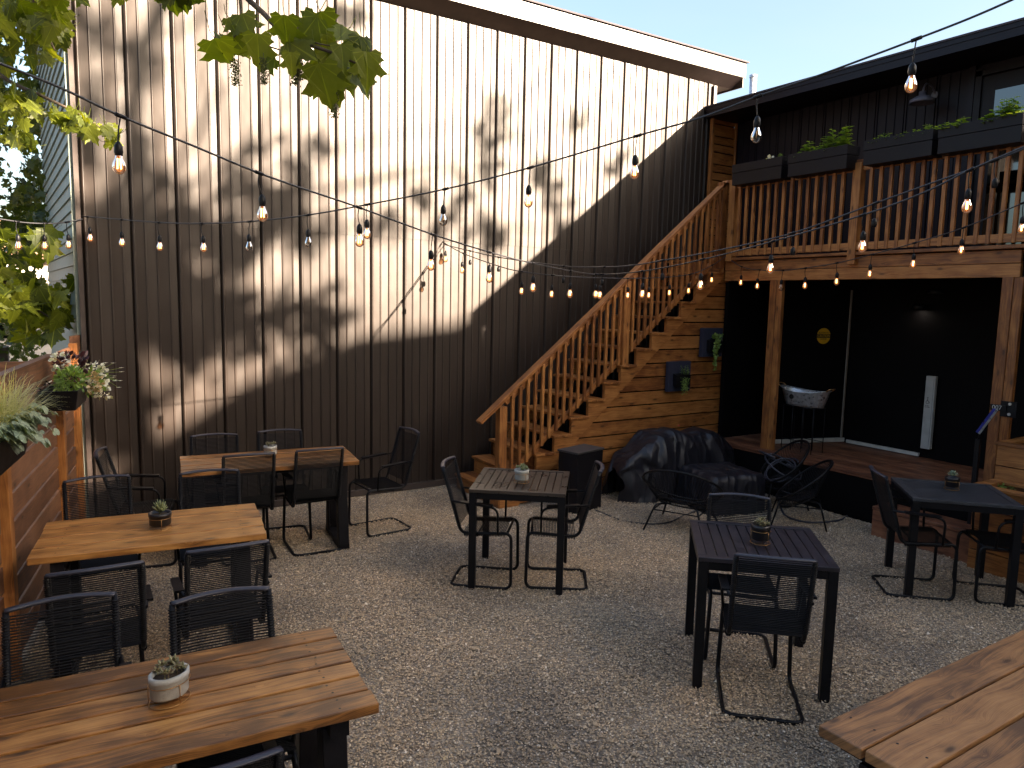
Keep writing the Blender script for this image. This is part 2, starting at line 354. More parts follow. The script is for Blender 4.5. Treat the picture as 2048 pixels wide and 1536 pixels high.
# ------------------------------------------------------------------ ground
YW = 7.03
g = MB(); g.quad((-60, -60, 0), (90, -60, 0), (90, 120, 0), (-60, 120, 0))
tag(g.build('ground', M_GRAVEL), 'grey gravel ground of the patio', 'ground', kind='structure')
def stones():
    rs = np.random.RandomState(3)
    pts = []
    n = 430000
    x = rs.uniform(-.6, 7.0, n); y = rs.uniform(.5, 7.0, n)
    # visible wedge only
    fx, fy = FWD.x, FWD.y; hyp = math.hypot(fx, fy); fx /= hyp; fy /= hyp
    dep = x * fx + y * fy; lat = x * fy - y * fx
    keep = (dep > 1.9) & (np.abs(lat) < dep * .74 + .2) & ~((x > 6.5) & (y > 2.5)) & ~((x > 3.62) & (y > 5.95)) & (x > -.15 + (y - 5) * .166)
    keep &= rs.uniform(0, 1, n) < np.clip(6.0 / dep ** 1.0, .55, 1.0)
    x = x[keep]; y = y[keep]; n = len(x)
    octa = np.array([[1, 0, 0], [0, 1, 0], [-1, 0, 0], [0, -1, 0], [0, 0, 1], [0, 0, -1]], float)
    a = rs.uniform(0, 6.28, n); s = rs.uniform(.0034, .0070, n) * np.where(rs.uniform(0, 1, n) < .03, rs.uniform(1.3, 2.1, n), 1)
    sx = s * rs.uniform(.8, 1.35, n); sy = s * rs.uniform(.7, 1.1, n); sz = s * rs.uniform(.5, .9, n)
    v = octa[None] * np.stack([sx, sy, sz], 1)[:, None, :]
    v = v + rs.normal(0, .18, v.shape) * s[:, None, None]
    vx = v[..., 0] * np.cos(a)[:, None] - v[..., 1] * np.sin(a)[:, None] + x[:, None]
    vy = v[..., 0] * np.sin(a)[:, None] + v[..., 1] * np.cos(a)[:, None] + y[:, None]
    vz = v[..., 2] + (rs.uniform(.0005, .008, n) + .007 * np.sin(x * 5.1 + 2 * np.sin(y * 3.3)) * np.sin(y * 4.3 + 1.7 * np.sin(x * 2.7)) + .004)[:, None]
    V = np.stack([vx, vy, vz], 2).reshape(-1, 3)
    F = np.array([[0, 1, 4], [1, 2, 4], [2, 3, 4], [3, 0, 4]])
    F = (F[None] + (np.arange(n) * 6)[:, None, None]).reshape(-1, 3)
    me = bpy.data.meshes.new('gravel'); me.vertices.add(len(V)); me.vertices.foreach_set('co', V.ravel())
    me.loops.add(F.size); me.loops.foreach_set('vertex_index', F.ravel().astype(np.int32))
    me.polygons.add(len(F)); me.polygons.foreach_set('loop_start', np.arange(0, F.size, 3, dtype=np.int32))
    me.update(calc_edges=True)
    at_ = me.attributes.new('tone', 'FLOAT_VECTOR', 'POINT'); tone = rs.beta(2, 2.2, n); tone[rs.uniform(0, 1, n) < .012] = 1.0
    tone = np.repeat(tone, 6); at_.data.foreach_set('vector', np.stack([tone] * 3, 1).ravel())
    me.materials.append(M_STONE)
    o = bpy.data.objects.new('gravel', me); COL.objects.link(o)
    tag(o, 'loose beige and grey crushed stones covering the patio', 'gravel', kind='stuff')
stones()
_w = MB()
for _ in range(150):
    _d = R.uniform(2.4, 7.5); _p = at(R.uniform(250, 2040), 900, d=_d); _a = R.uniform(0, 6.3); _l = R.uniform(.006, .016)
    if _p.y > 5.7 or _p.x > 6.3: continue
    _c = Vector((_p.x, _p.y, .021)); _u = Vector((cos(_a), sin(_a), R.uniform(-.2, .2))) * _l; _v = Vector((-sin(_a), cos(_a), .2)) * _l * R.uniform(.12, .6)
    _w.poly([_c - _u, _c + _v, _c + _u + Vector((0, 0, .003)), _c - _v])
tag(_w.build('dry_litter', plain('dry_leaf_litter', (.45, .33, .18), .9, var=.5, vscale=40)), 'bits of dry leaf and twig scattered over the gravel', 'leaf litter', kind='stuff')

# ------------------------------------------------------------------ big metal-clad building
ZT = 4.895; XL = .215; XR = 7.45
bld = thing('metal_clad_building', 'tall building clad in bronze metal with vertical ribs behind the tables', 'building', (3.8, YW, 0))
def at_origin(o, root): o.parent = root; o.matrix_parent_inverse = Matrix.Translation(-Vector(root.location)) if root.rotation_euler.z == 0 else root.matrix_basis.inverted(); return o
def profile():
    """cladding cross-section along x: (x, depth towards the viewer)"""
    P = []; x = XL + .02; pitch = .3555
    P.append((x, .0))
    while x < XR - .02:
        seg = [(0, 0), (.004, -.03), (.013, -.03), (.017, .004), (.022, .012), (.030, .0155), (.038, .012), (.044, .001),
               (.104, .004), (.108, .010), (.1135, .014), (.119, .010), (.124, .004),
               (.195, .001), (.199, .009), (.2045, .0135), (.210, .009), (.215, .0005),
               (.288, .0045), (.292, .010), (.2975, .0145), (.303, .010), (.308, .004)]
        for dx, d in seg:
            if x + dx < XR - .005: P.append((x + dx, d))
        x += pitch
    P.append((XR, 0)); return P
PR = profile()
def sheet(mb, z0, z1, off, jit=0):
    a = mb.add([(x, YW - d - off, z0) for x, d in PR]); b = mb.add([(x, YW - d - off, z1) for x, d in PR])
    for i in range(len(PR) - 1): mb.face((a + i, a + i + 1, b + i + 1, b + i), smooth=(PR[i + 1][0] - PR[i][0] < .012))
w = MB(); sheet(w, .06, 2.655, 0); sheet(w, 2.648, ZT - .002, .004)
a = [(x, YW - d - .004, 2.648) for x, d in PR]; b2 = [(x, YW - d, 2.648) for x, d in PR]
for i in range(len(PR) - 1): w.quad(b2[i], b2[i + 1], a[i + 1], a[i])
at_origin(w.build('cladding', M_CLAD), bld)
w = MB(); w.box(((XL + XR) / 2, YW + .1, ZT / 2), (XR - XL - .02, .12, ZT - .1)); w.box((XR + .002, YW + .8, ZT / 2 + .02), (.03, 1.6, ZT - .1))
at_origin(w.build('wall', M_DARKWALL), bld)
w = MB(); w.box((XR + .012, YW - .012, ZT / 2 + .03), (.05, .06, ZT - .1)); w.box((XL + .003, YW - .012, ZT / 2 + .03), (.036, .055, ZT - .1))
w.box((3.8, YW - .022, .045), (XR - XL, .05, .06))
at_origin(w.build('corner_trim', M_TRIM), bld)
sd = Vector((-.057, .998, 0)); w = MB(); L_ = 3.6; lap = .112
for k in range(44):
    z0 = .02 + k * lap
    if z0 > ZT: break
    p = Vector((XL - .018, YW + .02, 0)); q = p + sd * L_; o1 = Vector((-.016, 0, 0)); z1 = min(z0 + lap, ZT)
    w.quad(q + o1 + Vector((0, 0, z0)), p + o1 + Vector((0, 0, z0)), p + Vector((0, 0, z1)), q + Vector((0, 0, z1)))
    w.quad(q + Vector((0, 0, z0)), p + Vector((0, 0, z0)), p + o1 + Vector((0, 0, z0)), q + o1 + Vector((0, 0, z0)))
at_origin(w.build('side_siding', M_SIDING), bld)
w = MB(); w.obox(Vector((XL - .012, YW + .012, 0)) + Vector((0, 0, 2.4)), (0, 0, 2.38), (.03, 0, 0), (0, .018, 0)); at_origin(w.build('siding_corner', M_SIDING), bld)
YE = 6.83; _e0 = at(1488, 155, y=YE); _e1 = at(1493, 128, y=YE); ZS = _e0.z; ZF = _e1.z; XEV = _e0.x
w = MB(); XLV = -.115
n = w.add([(XLV, YE, ZS), (XEV, YE, ZS), (XEV, YW + .01, ZT + .002), (XLV, YW + .01, ZT + .002)]); w.face((n, n + 3, n + 2, n + 1))
n = w.add([(XLV, YW + .01, ZT + .002), (XEV, YW + .01, ZT + .002), (XEV, YW + 4, ZT + .002), (XLV, YW + 4, ZT + .002)]); w.face((n, n + 3, n + 2, n + 1))
at_origin(w.build('soffit', plain('soffit_panel', (.13, .10, .085), .6)), bld)
w = MB(); w.box(((XLV + XEV) / 2, YE - .008, (ZS + ZF) / 2 - .004), (XEV - XLV + .03, .016, ZF - ZS + .01)); w.box((XEV + .01, YE + 2.2, (ZT - .01 + ZF) / 2), (.016, 4.36, ZF - ZT + .02)); w.box((XLV - .01, YE + 2.2, (ZT - .01 + ZF) / 2), (.016, 4.36, ZF - ZT + .02))
at_origin(w.build('fascia', M_FASCIA), bld)
w = MB(); n = w.add([(-.16, YE - .04, ZF + .004), (XEV + .045, YE - .04, ZF + .004), (XEV + .045, YE + 4.5, ZF + .5), (-.16, YE + 4.5, ZF + .5), (-.16, YE - .04, ZF + .022), (XEV + .045, YE - .04, ZF + .022), (XEV + .045, YE + 4.5, ZF + .52), (-.16, YE + 4.5, ZF + .52)])
for q in ((0, 3, 2, 1), (4, 5, 6, 7), (0, 1, 5, 4), (1, 2, 6, 5), (2, 3, 7, 6), (3, 0, 4, 7)): w.face([n + i for i in q])
at_origin(w.build('roof', M_ROOF), bld)

# ------------------------------------------------------------------ right-hand building with deck
XD = 6.684; XF = 7.9; ZD = 2.59; YN = 1.1
rb = thing('black_clad_building', 'low building clad in black metal behind the wooden deck', 'building', (XF, 4.0, 0))
def clad_x(mb, y0, y1, z0, z1, X):
    P = []; y = y1
    while y > y0:
        for dy, d in ((0, 0), (.006, -.02), (.016, -.02), (.02, .012), (.036, .012), (.042, 0), (.128, 0), (.133, .009), (.140, .009), (.146, 0), (.226, 0), (.231, .009), (.238, .009), (.243, 0)):
            if y - dy > y0: P.append((y - dy, d))
        y -= .33
    P.append((y0, 0))
    a = mb.add([(X - d, yy, z0) for yy, d in P]); b = mb.add([(X - d, yy, z1) for yy, d in P])
    for i in range(len(P) - 1): mb.face((a + i, a + i + 1, b + i + 1, b + i))
w = MB(); clad_x(w, 4.02, 7.0, ZD, 4.52, XF); at_origin(w.build('cladding', M_CLADB), rb)
w = MB(); w.box((XF + 2.0, 4.3, 2.2), (3.9, 6.2, 4.4)); at_origin(w.build('wall', M_DARKWALL), rb)
w = MB(); w.box((XF + .02, 2.55, 3.55), (.04, 2.9, 1.96)); w.box((XF - .02, 3.99, 3.55), (.05, .06, 1.95)); at_origin(w.build('wall_panel', M_CLADB), rb)
w = MB()
for yc, ww in ((3.92, .06), (2.78, .06)): w.box((XF - .025, yc, 3.5), (.05, ww, 1.8))
w.box((XF - .025, 3.35, 4.36), (.05, 1.2, .05)); wf = at_origin(w.build('door_frame', M_DECKPAINT), rb)
w = MB(); w.box((XF - .012, 3.35, 3.45), (.03, 1.08, 1.74)); dr = at_origin(w.build('patio_door', M_DECKPAINT), rb)
w = MB(); w.box((XF - .034, 3.33, 3.42), (.01, .86, 1.50)); gl = w.build('door_glass', M_WIN); gl.parent = dr
XE = 7.3; ZE = 4.578
w = MB(); n = w.add([(XE, YN, ZE - .004), (XE, 7.02, ZE), (11.8, 7.02, ZE + .6), (11.8, YN, ZE + .6), (XE, YN, ZE + .016), (XE, 7.02, ZE + .016), (11.8, 7.02, ZE + .62), (11.8, YN, ZE + .62)])
for q in ((0, 1, 2, 3), (4, 7, 6, 5), (0, 4, 5, 1), (1, 5, 6, 2), (2, 6, 7, 3), (3, 7, 4, 0)): w.face([n + i for i in q])
at_origin(w.build('roof', M_ROOF), rb)
w = MB(); w.box((XE + .02, (YN + 7.0) / 2, ZE - .065), (.02, 7.0 - YN, .12)); w.box((XE + .012, (YN + 7.0) / 2, ZE - .045), (.02, 7.0 - YN, .012)); at_origin(w.build('fascia', M_CLADB), rb)
w = MB(); w.box(((XE + XF) / 2 + .05, (YN + 7.0) / 2, ZE - .12), (XF - XE + .1, 7.0 - YN, .02)); at_origin(w.build('soffit', M_CLADB), rb)
w = MB(); w.box((9.6, -1.5, 2.27), (3.4, 5.1, 4.53)); at_origin(w.build('shade_wing', M_CLADB), rb)  # unseen wing added to shade a strip of the metal wall
# ground-floor recess
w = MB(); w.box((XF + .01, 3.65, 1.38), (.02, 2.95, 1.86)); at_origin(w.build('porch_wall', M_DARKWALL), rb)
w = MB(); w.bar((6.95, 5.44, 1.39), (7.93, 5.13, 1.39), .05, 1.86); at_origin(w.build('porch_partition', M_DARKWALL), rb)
w = MB(); w.bar((7.0, 5.384, .485), (7.89, 5.10, .485), .03, .045); w.box((XF - .03, 4.62, .478), (.03, .85, .035)); at_origin(w.build('threshold', plain('worn_white_sill', (.50, .48, .44), .7)), rb)
w = MB(); w.obox((7.86, 5.112, 1.36), (0, 0, .88), (.011, 0, 0), (0, .008, 0)); at_origin(w.build('door_edge', plain('worn_door_edge', (.22, .19, .16), .6)), rb)
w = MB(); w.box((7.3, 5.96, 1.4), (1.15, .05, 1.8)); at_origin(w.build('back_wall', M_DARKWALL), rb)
w = MB(); w.lathe([(.07, 0), (.075, .03), (.05, .05), (0, .055)], (7.55, 4.0, 2.2), 14); at_origin(w.build('ceiling_lamp', M_BLACK), rb)
w = MB(); w.lathe([(0, 0), (.055, 0)], (7.82, 4.30, 2.03), 16); dl = w.build('lamp_reflection', M_LAMPREFL); at_origin(dl, rb)  # glowing disc added in place of a lamp's reflection
w = MB(); w.lathe([(.062, .002), (.068, .0), (.068, .06), (.0, .07)], (7.82, 4.30, 2.03), 16); at_origin(w.build('reflection_rim', M_BLACK), rb)  # black rim added around the reflection disc
o = thing('vent_pipe', 'grey metal vent pipe rising above the black roof', 'pipe', (8.9, 7.6, 4.6)); P0 = at(1507, 150, x=8.9)
o.location = (P0.x, P0.y, 4.7)
w = MB(); w.tube([(0, 0, 0), (0, 0, P0.z - 4.7)], .05, 14); w.build('pipe', M_GALV, o)
w = MB(); w.lathe([(.058, 0), (.058, .03), (.052, .03)], (0, 0, P0.z - 4.735), 14); w.build('collar', M_GALV, o)
# sticker
cs = at(1640.5, 672, y=5.235); dirp = Vector((.98, -.31, 0)).normalized(); nrm = Vector((-.31, -.98, 0)).normalized()
cs = Vector((7.54, 5.222, 1.708))
st = thing('warning_sticker', 'round yellow warning sticker on the dark door', 'sticker', cs)
def flatdisc(mb, rx, rz, off, z0=-9, z1=9, n=32):
    pts = []
    for k in range(n):
        t = 2 * pi * k / n; z = max(z0, min(z1, rz * sin(t))); xx = rx * cos(t) if abs(rz * sin(t) - z) < 1e-9 else rx * math.sqrt(max(0, 1 - (z / rz) ** 2)) * (1 if cos(t) > 0 else -1)
        pts.append(dirp * xx + Vector((0, 0, z)) + nrm * off)
    mb.poly(pts)
w = MB(); flatdisc(w, .092, .092, .006); w.build('disc', M_YELLOW, st)
w = MB(); flatdisc(w, .0925, .092, .008, -.022, .022); w.build('black_band', M_INK, st)
def text(body, size, loc, dx, up, mat, parent, name='lettering', sx=1.0):
    cu = bpy.data.curves.new(name, 'FONT'); cu.body = body; cu.size = size; cu.align_x = 'CENTER'; cu.align_y = 'CENTER'; cu.extrude = .0006
    t = bpy.data.objects.new('tmp', cu); COL.objects.link(t); bpy.context.view_layer.update()
    me = bpy.data.meshes.new_from_object(t.evaluated_get(bpy.context.evaluated_depsgraph_get())); COL.objects.unlink(t); bpy.data.objects.remove(t)
    o = bpy.data.objects.new(name, me); me.name = name; COL.objects.link(o); me.materials.clear(); me.materials.append(mat)
    dx = Vector(dx).normalized(); up = Vector(up).normalized(); nz = dx.cross(up)
    mm = Matrix((dx * sx, up, nz)).transposed().to_4x4(); mm.translation = loc
    o.parent = parent; o.matrix_local = mm; return o
text('CAUTION', .043, nrm * .0095, dirp, (0, 0, 1), M_YELLOW, st, sx=.85)
text('AUTOMATIC', .028, nrm * .0075 + Vector((0, 0, .036)), dirp, (0, 0, 1), M_INK, st, sx=.85)
text('DOOR', .028, nrm * .0075 + Vector((0, 0, -.037)), dirp, (0, 0, 1), M_INK, st)
# white push plate column
wp = thing('push_plate', 'tall white push plate with a wheelchair symbol on the dark wall', 'push plate', (7.85, 4.115, .56))
w = MB(); w.box((0, 0, .39), (.05, .10, .78)); w.build('plate', M_WHITE, wp, bevel=.006)
w = MB(); w.box((-.0265, -.035, .39), (.002, .003, .77)); w.build('groove', plain('grey_groove', (.2, .2, .2), .6), wp)
w = MB(); c0 = Vector((-.028, .012, .515))
ringp = [c0 + Vector((0, .016 * cos(t), -.012 + .016 * sin(t))) for t in [k * pi / 8 - pi * .9 for k in range(12)]]
w.tube(ringp, .0022, 5); w.tube([c0 + Vector((0, 0, .022)), c0 + Vector((0, 0, .0)), c0 + Vector((0, -.012, 0)), c0 + Vector((0, -.018, -.02)), c0 + Vector((0, -.025, -.018))], .003, 5)
w.lathe([(.0, .006), (.006, .003), (.006, -.003), (0, -.006)], c0 + Vector((0, 0, .033)), 8); w.build('wheelchair_symbol', M_INK, wp)
text('PUSH', .018, (-.0275, .012, .462), (0, -1, 0), (0, 0, 1), M_INK, wp); text('TO OPEN', .013, (-.0275, .012, .447), (0, -1, 0), (0, 0, 1), M_INK, wp)

# ------------------------------------------------------------------ upper deck
dk = thing('wooden_deck', 'raised brown wooden deck with baluster railing in front of the black building', 'deck', (XD, 4.4, 0))
Y0, Y1 = 1.6, 5.93
w = MB(); w.box((XD + .025, (2.88 + Y1 + .04) / 2, 2.374), (.05, Y1 - 2.84, .112)); w.box((XD + .02, (2.88 + Y1 + .04) / 2, 2.487), (.05, Y1 - 2.84, .108)); at_origin(w.build('beam', W_STAIN, bevel=.004), dk)
w = MB(); w.box((XD + .055, (Y0 + 2.87) / 2, 2.42), (.05, 2.87 - Y0, .26)); at_origin(w.build('end_beam', M_DARKWALL), dk)
w = MB()
for k in range(9): w.box((XD + .06 + .137 * k + .065, (Y0 + 7.0) / 2, ZD - .012), (.131, 7.0 - Y0, .024))
at_origin(w.build('floor', W_STAIN), dk)
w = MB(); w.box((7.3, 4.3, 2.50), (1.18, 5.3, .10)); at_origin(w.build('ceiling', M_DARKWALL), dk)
w = MB(); w.box((XD - .012, (Y0 + Y1) / 2, 2.565), (.075, Y1 - Y0, .03)); at_origin(w.build('rim_board', W_STAIN, bevel=.003), dk)
w = MB(); w.box((XD - .028, (Y0 + Y1) / 2, 2.635), (.04, Y1 - Y0, .07)); at_origin(w.build('bottom_rail', W_STAIN, bevel=.003), dk)
w = MB(); w.box((XD + .01, (Y0 + Y1) / 2, 3.445), (.10, Y1 - Y0 + .06, .028)); w.box((XD - .008, (Y0 + Y1) / 2, 3.39), (.03, Y1 - Y0, .07)); at_origin(w.build('top_rail', W_STAIN, bevel=.003), dk)
y = Y1 - .06; k = 0
while y > Y0:
    if min(abs(y - q) for q in (5.9, 4.35, 2.80)) > .06:
        w = MB(); w.box((XD - .042, y, 2.995), (.030, .033, .80)); at_origin(w.build('baluster', W_STAIN, bevel=.003), dk)
    y -= .098
for yy in (5.88, 4.35, 2.80):
    w = MB(); w.box((XD - .018, yy, 2.985 + (0 if yy != 4.35 else -.04)), (.085, .085, .89 + (0 if yy != 4.35 else .08))); at_origin(w.build('railing_post', W_STAIN, bevel=.004), dk)
for yy in (5.25, 2.93):
    w = MB(); w.box((XD + .045, yy + .035, 1.385), (.09, .085, 1.87)); w.box((XD + .03, yy - .045, 1.385), (.05, .07, 1.87)); at_origin(w.build('post', W_STAIN, bevel=.004), dk)
# screen wall
ps = thing('privacy_screen', 'narrow screen of horizontal cedar boards at the end of the deck', 'screen', (7.64, 6.98, ZD))
w = MB(); zz = .02; i = 0
hs = [.085, .085, .135]
while zz < 2.0 - .08:
    h = hs[i % 3]; w.box((0, 0, zz + h / 2), (.42, .02, h)); zz += h + .018; i += 1
w.box((0, .018, 1.0), (.43, .012, 1.98), mi=1); w.build('boards', [W_STAIN, M_DARKWALL], ps)
w = MB(); w.box((-.225, -.012, .98), (.04, .05, 2.0)); w.build('left_post', W_STAIN, ps, bevel=.003)
w = MB(); w.box((.222, -.012, .96), (.022, .04, 1.94)); w.build('right_trim', W_STAIN, ps, bevel=.003)

# wall lamp on the deck
wl = thing('barn_lamp', 'small dark barn lamp on the wall above the deck', 'wall lamp', (XF, 4.36, 4.16)); lm = plain('lamp_enamel', (.10, .10, .13), .4)
w = MB(); w.lathe([(.02, .12), (.035, .115), (.035, .075), (.055, .07), (.115, .035), (.12, .0), (.115, .0), (.05, .06), (0, .065)], (-.24, 0, -.02), 20); w.build('shade', lm, wl)
w = MB(); w.tube(catmull([(0, 0, .10), (-.08, 0, .17), (-.19, 0, .18), (-.24, 0, .10)]), .009, 8); w.build('arm', lm, wl)
w = MB(); w.tube([(0, 0, .10), (-.02, 0, .10)], .035, 14); w.build('wall_mount', lm, wl)

# railing planters with plants
def leaf_shape(kind):
    if kind == 'maple':
        half = [(0, 0), (.10, .02), (.22, -.07), (.30, -.02), (.40, .02), (.36, .12), (.46, .20), (.38, .24), (.30, .30), (.42, .42), (.56, .52), (.43, .56), (.36, .62), (.24, .56), (.19, .62), (.17, .78), (.08, .84), (0, 1.0)]
        return half
    if kind == 'oval': return [(0, 0), (.18, .2), (.25, .45), (.2, .75), (0, 1)]
    if kind == 'round': return [(0, 0), (.3, .08), (.48, .35), (.46, .65), (.3, .9), (0, 1)]
    return [(0, 0), (.12, .3), (.10, .7), (0, 1)]
SH = {k: leaf_shape(k) for k in ('maple', 'oval', 'round', 'lance')}
def leaf(mb, p, d, nrm_, size, kind='oval', fold=.25, droop=.15, mi=0):
    d = Vector(d).normalized(); nrm_ = Vector(nrm_); nrm_ = nrm_ - d * nrm_.dot(d)
    nrm_ = nrm_.normalized() if nrm_.length > 1e-4 else d.orthogonal().normalized(); s_ = d.cross(nrm_); p = Vector(p)
    half = SH[kind]; rnd = (R.random(), R.random()); off = 0
    mid = [p + d * t * size - nrm_ * droop * size * t * t for t in (0, .35, .7, 1)]
    for sg in (1, -1):
        pts = [p + s_ * sg * x * size + d * yv * size + nrm_ * size * (abs(x) * fold - droop * yv * yv - abs(x) ** 2 * .5) for x, yv in half]
        ring = pts + [mid[2], mid[1]]; n = mb.add(ring)
        idx = list(range(n, n + len(ring)))
        uv = [(x * sg + off, yv + off) for x, yv in half] + [(off, .7 + off), (off, .35 + off)]
        if sg < 0: idx = idx[::-1]; uv = uv[::-1]
        mb.face(idx, mi, uv, rnd)
def rvec(s=1): return Vector((R.uniform(-s, s), R.uniform(-s, s), R.uniform(-s, s)))
def mint_bush(mb, c, h, spread, nst=6, size=.03, mi=0):
    for _ in range(nst):
        b = Vector(c) + Vector((R.uniform(-spread, spread), R.uniform(-spread, spread), 0)); hh = h * R.uniform(.5, 1.05)
        lean = Vector((R.uniform(-.3, .3), R.uniform(-.3, .3), 1)).normalized(); tip = b + lean * hh
        mb.tube([b, tip], [.002, .001], 4, mi=mi, cap=False)
        k = 0; nn = max(3, int(hh / (.016 + size * .12)))
        for i in range(nn):
            t = .2 + .8 * i / nn; q = b.lerp(tip, t); a0 = k * 1.57 + R.uniform(-.3, .3); k += 1
            for aa in (a0, a0 + pi):
                dd = Vector((cos(aa), sin(aa), R.uniform(.1, .5))); leaf(mb, q, dd, (0, 0, 1), size * (1.15 - .5 * t) * R.uniform(.8, 1.2), 'oval', .2, .3, mi)
def ball(w, c, r, n, size, mi, kind='oval'):
    for _ in range(n):
        v = rvec(); v = v.normalized() * r * R.uniform(.5, 1); leaf(w, Vector(c) + v, v + rvec(.02), rvec(), size * R.uniform(.7, 1.3), kind, .2, .2, mi)
PB = [(5.81, 5.16, 'leftmost dark planter box on the deck railing with small sparse sprouts'), (5.08, 4.42, 'dark planter box on the deck railing holding tall leafy mint'),
      (4.25, 3.62, 'dark planter box on the deck railing with low trailing plants, beside the largest bulb'), (3.57, 2.93, 'rightmost dark planter box on the deck railing with sunlit yellow-green herbs')]
for i, (ya, yb, lab) in enumerate(PB):
    yc = (ya + yb) / 2 - .05; ln = ya - yb
    t = thing('railing_planter', lab, 'planter', (XD - .11, yc, 3.36), 0, 'planter boxes along the deck railing')
    w = MB(); H_ = .225
    for sx in (-1, 1): w.box((sx * .085, 0, H_ * .3), (.018, ln, H_ * .58)); w.box((sx * .088, 0, H_ * .8), (.024, ln + .008, H_ * .4))
    for sy in (-1, 1): w.box((0, sy * (ln / 2 - .01), H_ * .3), (.15, .018, H_ * .58)); w.box((0, sy * (ln / 2 - .01), H_ * .8), (.15, .024, H_ * .4))
    w.box((0, 0, .01), (.15, ln - .04, .018))
    w.build('box', M_DECKPAINT, t, bevel=.002)
    w = MB(); w.box((0, 0, H_ * .82), (.148, ln - .045, .01)); w.build('soil', M_SOIL, t)
    pl = thing('mint_plant', '', 'plant', (XD - .11, yc, 3.36 + H_ * .83), 0, 'herbs growing in the railing planters')
    pl['label'] = ['sparse pale sprouts with a white bloom in the leftmost railing planter', 'tall leafy mint in the second railing planter from the stairs', 'low trailing herbs in the third railing planter from the stairs', 'bright yellow-green herbs in the rightmost railing planter'][i]
    w = MB()
    if i == 0:
        mint_bush(w, (0, -.24, 0), .10, .03, 8, .036); mint_bush(w, (0, .2, 0), .06, .06, 7, .026); ball(w, (-.03, -.13, .05), .02, 16, .03, 1, 'round')
    elif i == 1:
        for yy, hh in ((.25, .07), (.16, .14), (.05, .10), (-.05, .15), (-.16, .20), (-.25, .12)): mint_bush(w, (0, yy, 0), hh * 1.25, .045, 7, .072)
    elif i == 2:
        for yy, hh in ((.22, .05), (.15, .07), (.0, .04), (-.08, .06), (-.16, .06), (-.27, .08)): mint_bush(w, (-.03, yy, 0), hh * 1.3, .045, 8, .046)
    else:
        for yy, hh in ((.26, .08), (.18, .09), (.0, .07), (-.06, .09), (-.17, .17), (-.24, .14)): mint_bush(w, (-.04, yy, 0), hh * 1.3, .045, 8, .064)
    w.build('foliage', [M_MINT, M_PETAL], pl)

# ------------------------------------------------------------------ platform, steps, planters under the deck
pf = thing('porch_platform', 'low dark reddish wooden platform under the deck', 'platform', (6.5, 4.2, 0))
w = MB()
for k in range(10): w.box((6.505 + .0695 + .1395 * k, 4.1, .437), (.134, 3.7, .026))
at_origin(w.build('boards', W_DECK), pf)
w = MB(); w.box((6.53, 4.1, .21), (.03, 3.68, .41)); w.box((7.2, 5.93, .21), (1.3, .03, .41)); at_origin(w.build('skirt', M_DARKWALL), pf)
stp = thing('wooden_step', 'low reddish wooden step in front of the porch platform', 'step', (6.33, 3.2, 0))
w = MB(); w.box((.0, 0, .255), (.27, .95, .03)); w.build('tread', W_DECK, stp, bevel=.003)
w = MB(); w.box((-.125, 0, .12), (.025, .93, .235)); w.box((.0, .452, .12), (.25, .025, .235)); w.box((0, -.452, .12), (.25, .025, .235)); w.build('riser', W_DECK, stp)
def wood_planter(name, label, x0, x1, y0, y1, z0, z1, nb):
    t = thing(name, label, 'planter', ((x0 + x1) / 2, (y0 + y1) / 2, z0)); X = (x1 - x0) / 2; Y = (y1 - y0) / 2; H = z1 - z0; h = H / nb
    w = MB()
    for k in range(nb):
        z = h * (k + .5)
        for s in (-1, 1): w.box((s * (X - .0125), 0, z), (.025, 2 * Y, h - .008)); w.box((0, s * (Y - .0125), z), (2 * X - .05, .025, h - .008))
    w.build('side_boards', W_STAIN, t, bevel=.002)
    w = MB()
    for s in (-1, 1): w.box((s * (X - .025), 0, H + .012), (.09, 2 * Y + .04, .024)); w.box((0, s * (Y - .025), H + .0115), (2 * X - .14, .09, .023))
    w.build('rim', W_STAIN, t, bevel=.003)
    w = MB(); w.box((0, 0, H - .05), (2 * X - .06, 2 * Y - .06, .02)); w.build('soil', M_SOIL, t)
    return t
wood_planter('wooden_planter', 'tall wooden planter box at the right edge beneath the deck post', 6.5, 7.0, 1.9, 2.84, .45, .955, 3)
lp = wood_planter('wooden_planter', 'lower wooden planter box with a yellow flower, in front of the tall one', 6.1, 6.46, 1.9, 2.80, 0, .66, 4)
def small_plant(name, label, cat, loc, f, mats, nm='foliage'):
    t = thing(name, label, cat, loc); w = MB(); f(w); w.build(nm, mats, t); return t
q = at(2012, 960, x=6.22)
def fl1(w): mint_bush(w, (0, 0, 0), .11, .04, 9, .03)
def fl2(w):
    mint_bush(w, (0, 0, 0), .06, .03, 5, .03)
    for k in range(9): leaf(w, (0, 0, .075), (cos(k * .7), sin(k * .7), .5), (0, 0, 1), .028, 'oval', mi=1)
small_plant('herb_plant', 'small green leafy plant in the low wooden planter', 'plant', (6.22, 2.62, .62), fl1, [M_MINT])
small_plant('yellow_flower', 'yellow flower in the low wooden planter at the right edge', 'flower', (6.22, 2.40, .62), fl2, [M_MINT, M_YELLOW])
